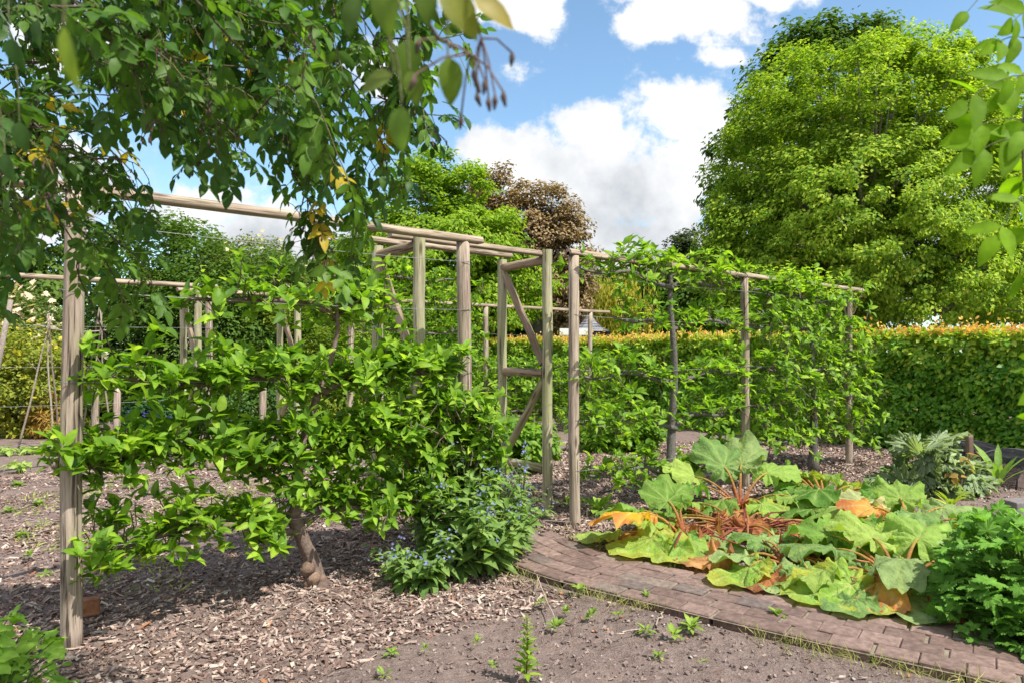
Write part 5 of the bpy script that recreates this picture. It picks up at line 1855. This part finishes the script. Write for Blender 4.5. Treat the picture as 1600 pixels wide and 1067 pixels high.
# looser sprays reaching right against the sky
for pts in (((430, -120, 1.9), (520, -30, 1.9), (585, 60, 1.9), (610, 140, 1.95), (590, 215, 2.0), (560, 290, 2.0)), ((520, -140, 1.8), (600, -40, 1.8), (640, 50, 1.8), (650, 120, 1.8), (665, 190, 1.85)),
            ((560, -140, 1.75), (650, -50, 1.75), (690, 40, 1.75), (715, 60, 1.75)), ((590, 150, 1.95), (640, 175, 1.95), (700, 182, 1.95)), ((600, 60, 1.9), (680, 62, 1.85), (740, 50, 1.85)),
            ((480, 120, 2.0), (520, 240, 2.0), (500, 330, 2.0), (515, 400, 2.0)), ((440, 100, 2.2), (540, 200, 2.2), (560, 300, 2.2), (540, 350, 2.2)), ((500, 60, 2.1), (600, 190, 2.1), (640, 225, 2.1)),
            ((560, -60, 2.1), (620, 20, 2.1), (660, 100, 2.1)), ((470, -100, 2.0), (560, 40, 2.0), (600, 120, 2.0)), ((500, 200, 2.0), (480, 300, 2.05), (490, 390, 2.05)), ((560, 60, 1.9), (610, 130, 1.9), (650, 150, 1.92), (695, 160, 1.95)), ((540, -60, 1.9), (610, 30, 1.9), (640, 90, 1.9), (660, 170, 1.9)),
            ((560, 150, 1.95), (600, 230, 1.95), (640, 290, 2.0)), ((520, 250, 2.1), (560, 330, 2.1), (545, 400, 2.1)), ((440, 240, 2.0), (490, 330, 2.0), (520, 400, 2.0), (525, 440, 2.0))):
    rose_strand([at(*p_) for p_ in pts], .038, .9, 1.35, .042, .22)
# the leaves that hang close to the lens
near_leaf = []
for px, py, d, ax, sz, c in ((628, 165, .60, (-.12, 0, -1), .052, (.09, .16, .03)), (560, -5, .55, (-.4, 0, -.9), .04, (.06, .11, .03)), (700, 88, .62, (.12, .1, -1), .055, (.10, .16, .025)), (640, 60, .62, (-.1, 0, -1), .06, (.09, .15, .03)),
                             (690, -20, .55, (.5, 0, -.6), .062, (.15, .17, .03)), (740, 0, .55, (.75, 0, -.35), .05, (.20, .17, .03)), (615, 115, .60, (-.95, 0, -.35), .045, (.09, .13, .03)), (660, -30, .55, (.15, 0, -.8), .045, (.07, .12, .02)),
                             (100, 40, .42, (.06, 0, -1), .052, (.16, .23, .03)), (600, -30, .55, (.02, 0, -1), .055, (.10, .16, .03)), (640, 110, .6, (.25, 0, -1), .04, (.08, .13, .02)), (15, 60, .9, (.3, 0, -1), .055, (.03, .075, .02)),
                             (60, 30, .95, (-.2, 0, -1), .05, (.03, .07, .02)), (30, 190, .95, (.1, 0, -1), .055, (.035, .08, .02)), (8, 240, .9, (.1, 0, -1), .05, (.04, .09, .03))):
    p_ = at(px, py, d)
    lf.leaves([p_], [ax], [np.array([U(-.3, .3), -1, .35])], sz * .74, sz * (.2 if px == 100 else .42), c, 4, .25, .3)
    q = at(px - U(10, 30), py - 120, d * .98)
    stems_.tube([q, (p_ + q) / 2 + [.003, 0, 0], p_], [.0012, .0011, .0009], 4, (.13, .14, .06), cap=False)
tw = [at(600, -80, .58), at(660, 20, .6), at(690, 65, .62), at(735, 85, .62)]
stems_.tube(resample(tw, .02), .0018, 5, (.12, .10, .07))
hips(hp, at(735, 85, .62), 6)
hips(hp, at(752, 60, .62), 6)
# stems from the hub up to where the boughs start
for k in range(10):
    e = at(U(-150, 450), -260, U(1.5, 2.4))
    q = np.linspace(0, 1, 7)[:, None]
    canes_.tube(hub + (e - hub) * q + np.array([0, 0, .25]) * 4 * q * (1 - q), np.linspace(.011, .006, 7), 6, (.14, .115, .085))
# dark arching stems crossing the view
for pts in (((130, 375, 2.0), (120, 420, 2.0), (145, 480, 2.0), (180, 560, 2.0)), ((560, 120, 1.9), (500, 200, 1.95), (470, 330, 1.95)), ((330, -50, 1.8), (335, 90, 1.8), (320, 160, 1.8), (395, 240, 1.85)), ((200, 250, 1.7), (110, 240, 1.7), (40, 180, 1.7))):
    stems_.tube(resample([at(*p_) for p_ in pts], .04), .0022, 5, (.10, .075, .06))
for pts in (((60, 300, 2.0), (115, 380, 2.0), (125, 445, 2.0)), ((100, 330, 1.9), (160, 400, 1.9), (200, 480, 1.9), (225, 520, 1.9)), ((150, 350, 2.0), (230, 420, 2.0), (235, 475, 2.0))):
    rose_strand([at(*p_) for p_ in pts], .045, .8, 1.1, .046, .05)
canes_.build('canes', M['bark'], t)
stems_.build('stems', M['bark'], t)
lf.build('foliage', M['rose'], t)
hp.build('spent_flowers', M['bark'], t)

# ------------------------------------------------------------------ shrub reaching in from the right
t = thing('overhanging_shrub', 'shrub with large bright green paired leaflets hanging in at the top right', 'shrub', (1.75, .75, 0))
st, lf = MB(), MB()
st.tube(resample([(1.75, .75, -.05), (1.7, .85, 1.0), (1.45, 1.1, 1.9), tuple(at(1640, 60, 1.35))], .06), np.linspace(.012, .0035, len(resample([(1.75, .75, -.05), (1.7, .85, 1.0), (1.45, 1.1, 1.9), tuple(at(1640, 60, 1.35))], .06))), 7, (.13, .11, .08))
st.tube(resample([at(1640, 60, 1.35), at(1605, 150, 1.25), at(1600, 260, 1.22), at(1615, 360, 1.2)], .03), .0032, 6, (.16, .15, .08))
st.tube(resample([(1.7, .85, 1.0), tuple(at(1690, 520, 1.3)), tuple(at(1630, 560, 1.2)), tuple(at(1600, 600, 1.2))], .03), .004, 6, (.16, .15, .08))
for px, py, d, ex, ey, np_, sz in ((1612, 110, 1.25, 1545, 118, 2, .052), (1605, 118, 1.22, 1490, 112, 2, .066), (1600, 190, 1.22, 1500, 165, 2, .056), (1602, 215, 1.2, 1505, 210, 2, .068), (1608, 300, 1.2, 1535, 335, 2, .064),
                                   (1600, 60, 1.28, 1535, 45, 2, .055), (1612, 20, 1.3, 1560, 10, 2, .06), (1585, -40, 1.25, 1490, -20, 1, .05), (1615, 340, 1.2, 1570, 400, 1, .06), (1625, 560, 1.2, 1590, 545, 1, .045),
                                   (1635, 590, 1.2, 1590, 590, 1, .05), (1640, 640, 1.2, 1600, 655, 1, .05), (1620, 250, 1.24, 1575, 270, 2, .055), (1625, 160, 1.24, 1575, 175, 2, .055)):
    b0, e = at(px, py, d), at(ex + 25, ey, d * U(.96, 1.02))
    pinnate(lf, st, b0, e - b0, (0, 0, -1), np.linalg.norm(e - b0) + .005, np_, sz, mix((.12, .24, .008), (.17, .32, .012), U()), 4, .46, face=(-.25, -.9, .3))
for k in range(70):
    f = U(.2, 1.0)
    c0 = resample([(1.75, .75, -.05), (1.7, .85, 1.0), (1.45, 1.1, 1.9), tuple(at(1640, 60, 1.35))], .02)
    b0 = c0[min(int(f * len(c0)), len(c0) - 1)] + [abs(N(0, .12)), N(0, .10), N(0, .08)]
    if b0[0] < .80 * b0[1] - .02:
        continue
    d = unit(np.array([U(.1, 1), N(0, .8), U(-.3, .5)]))
    st.tube([c0[min(int(f * len(c0)), len(c0) - 1)], b0], [.003, .002], 4, (.16, .15, .08), cap=False)
    pinnate(lf, st, b0, d, (0, 0, -1), U(.10, .16), 2, U(.05, .065), mix((.12, .24, .008), (.17, .32, .012), U()), 3, .46)
st.build('stems', M['bark'], t)
lf.build('foliage', M['big_leaf'], t)

for o in bpy.data.objects:
    if '_o' in o:
        del o['_o']
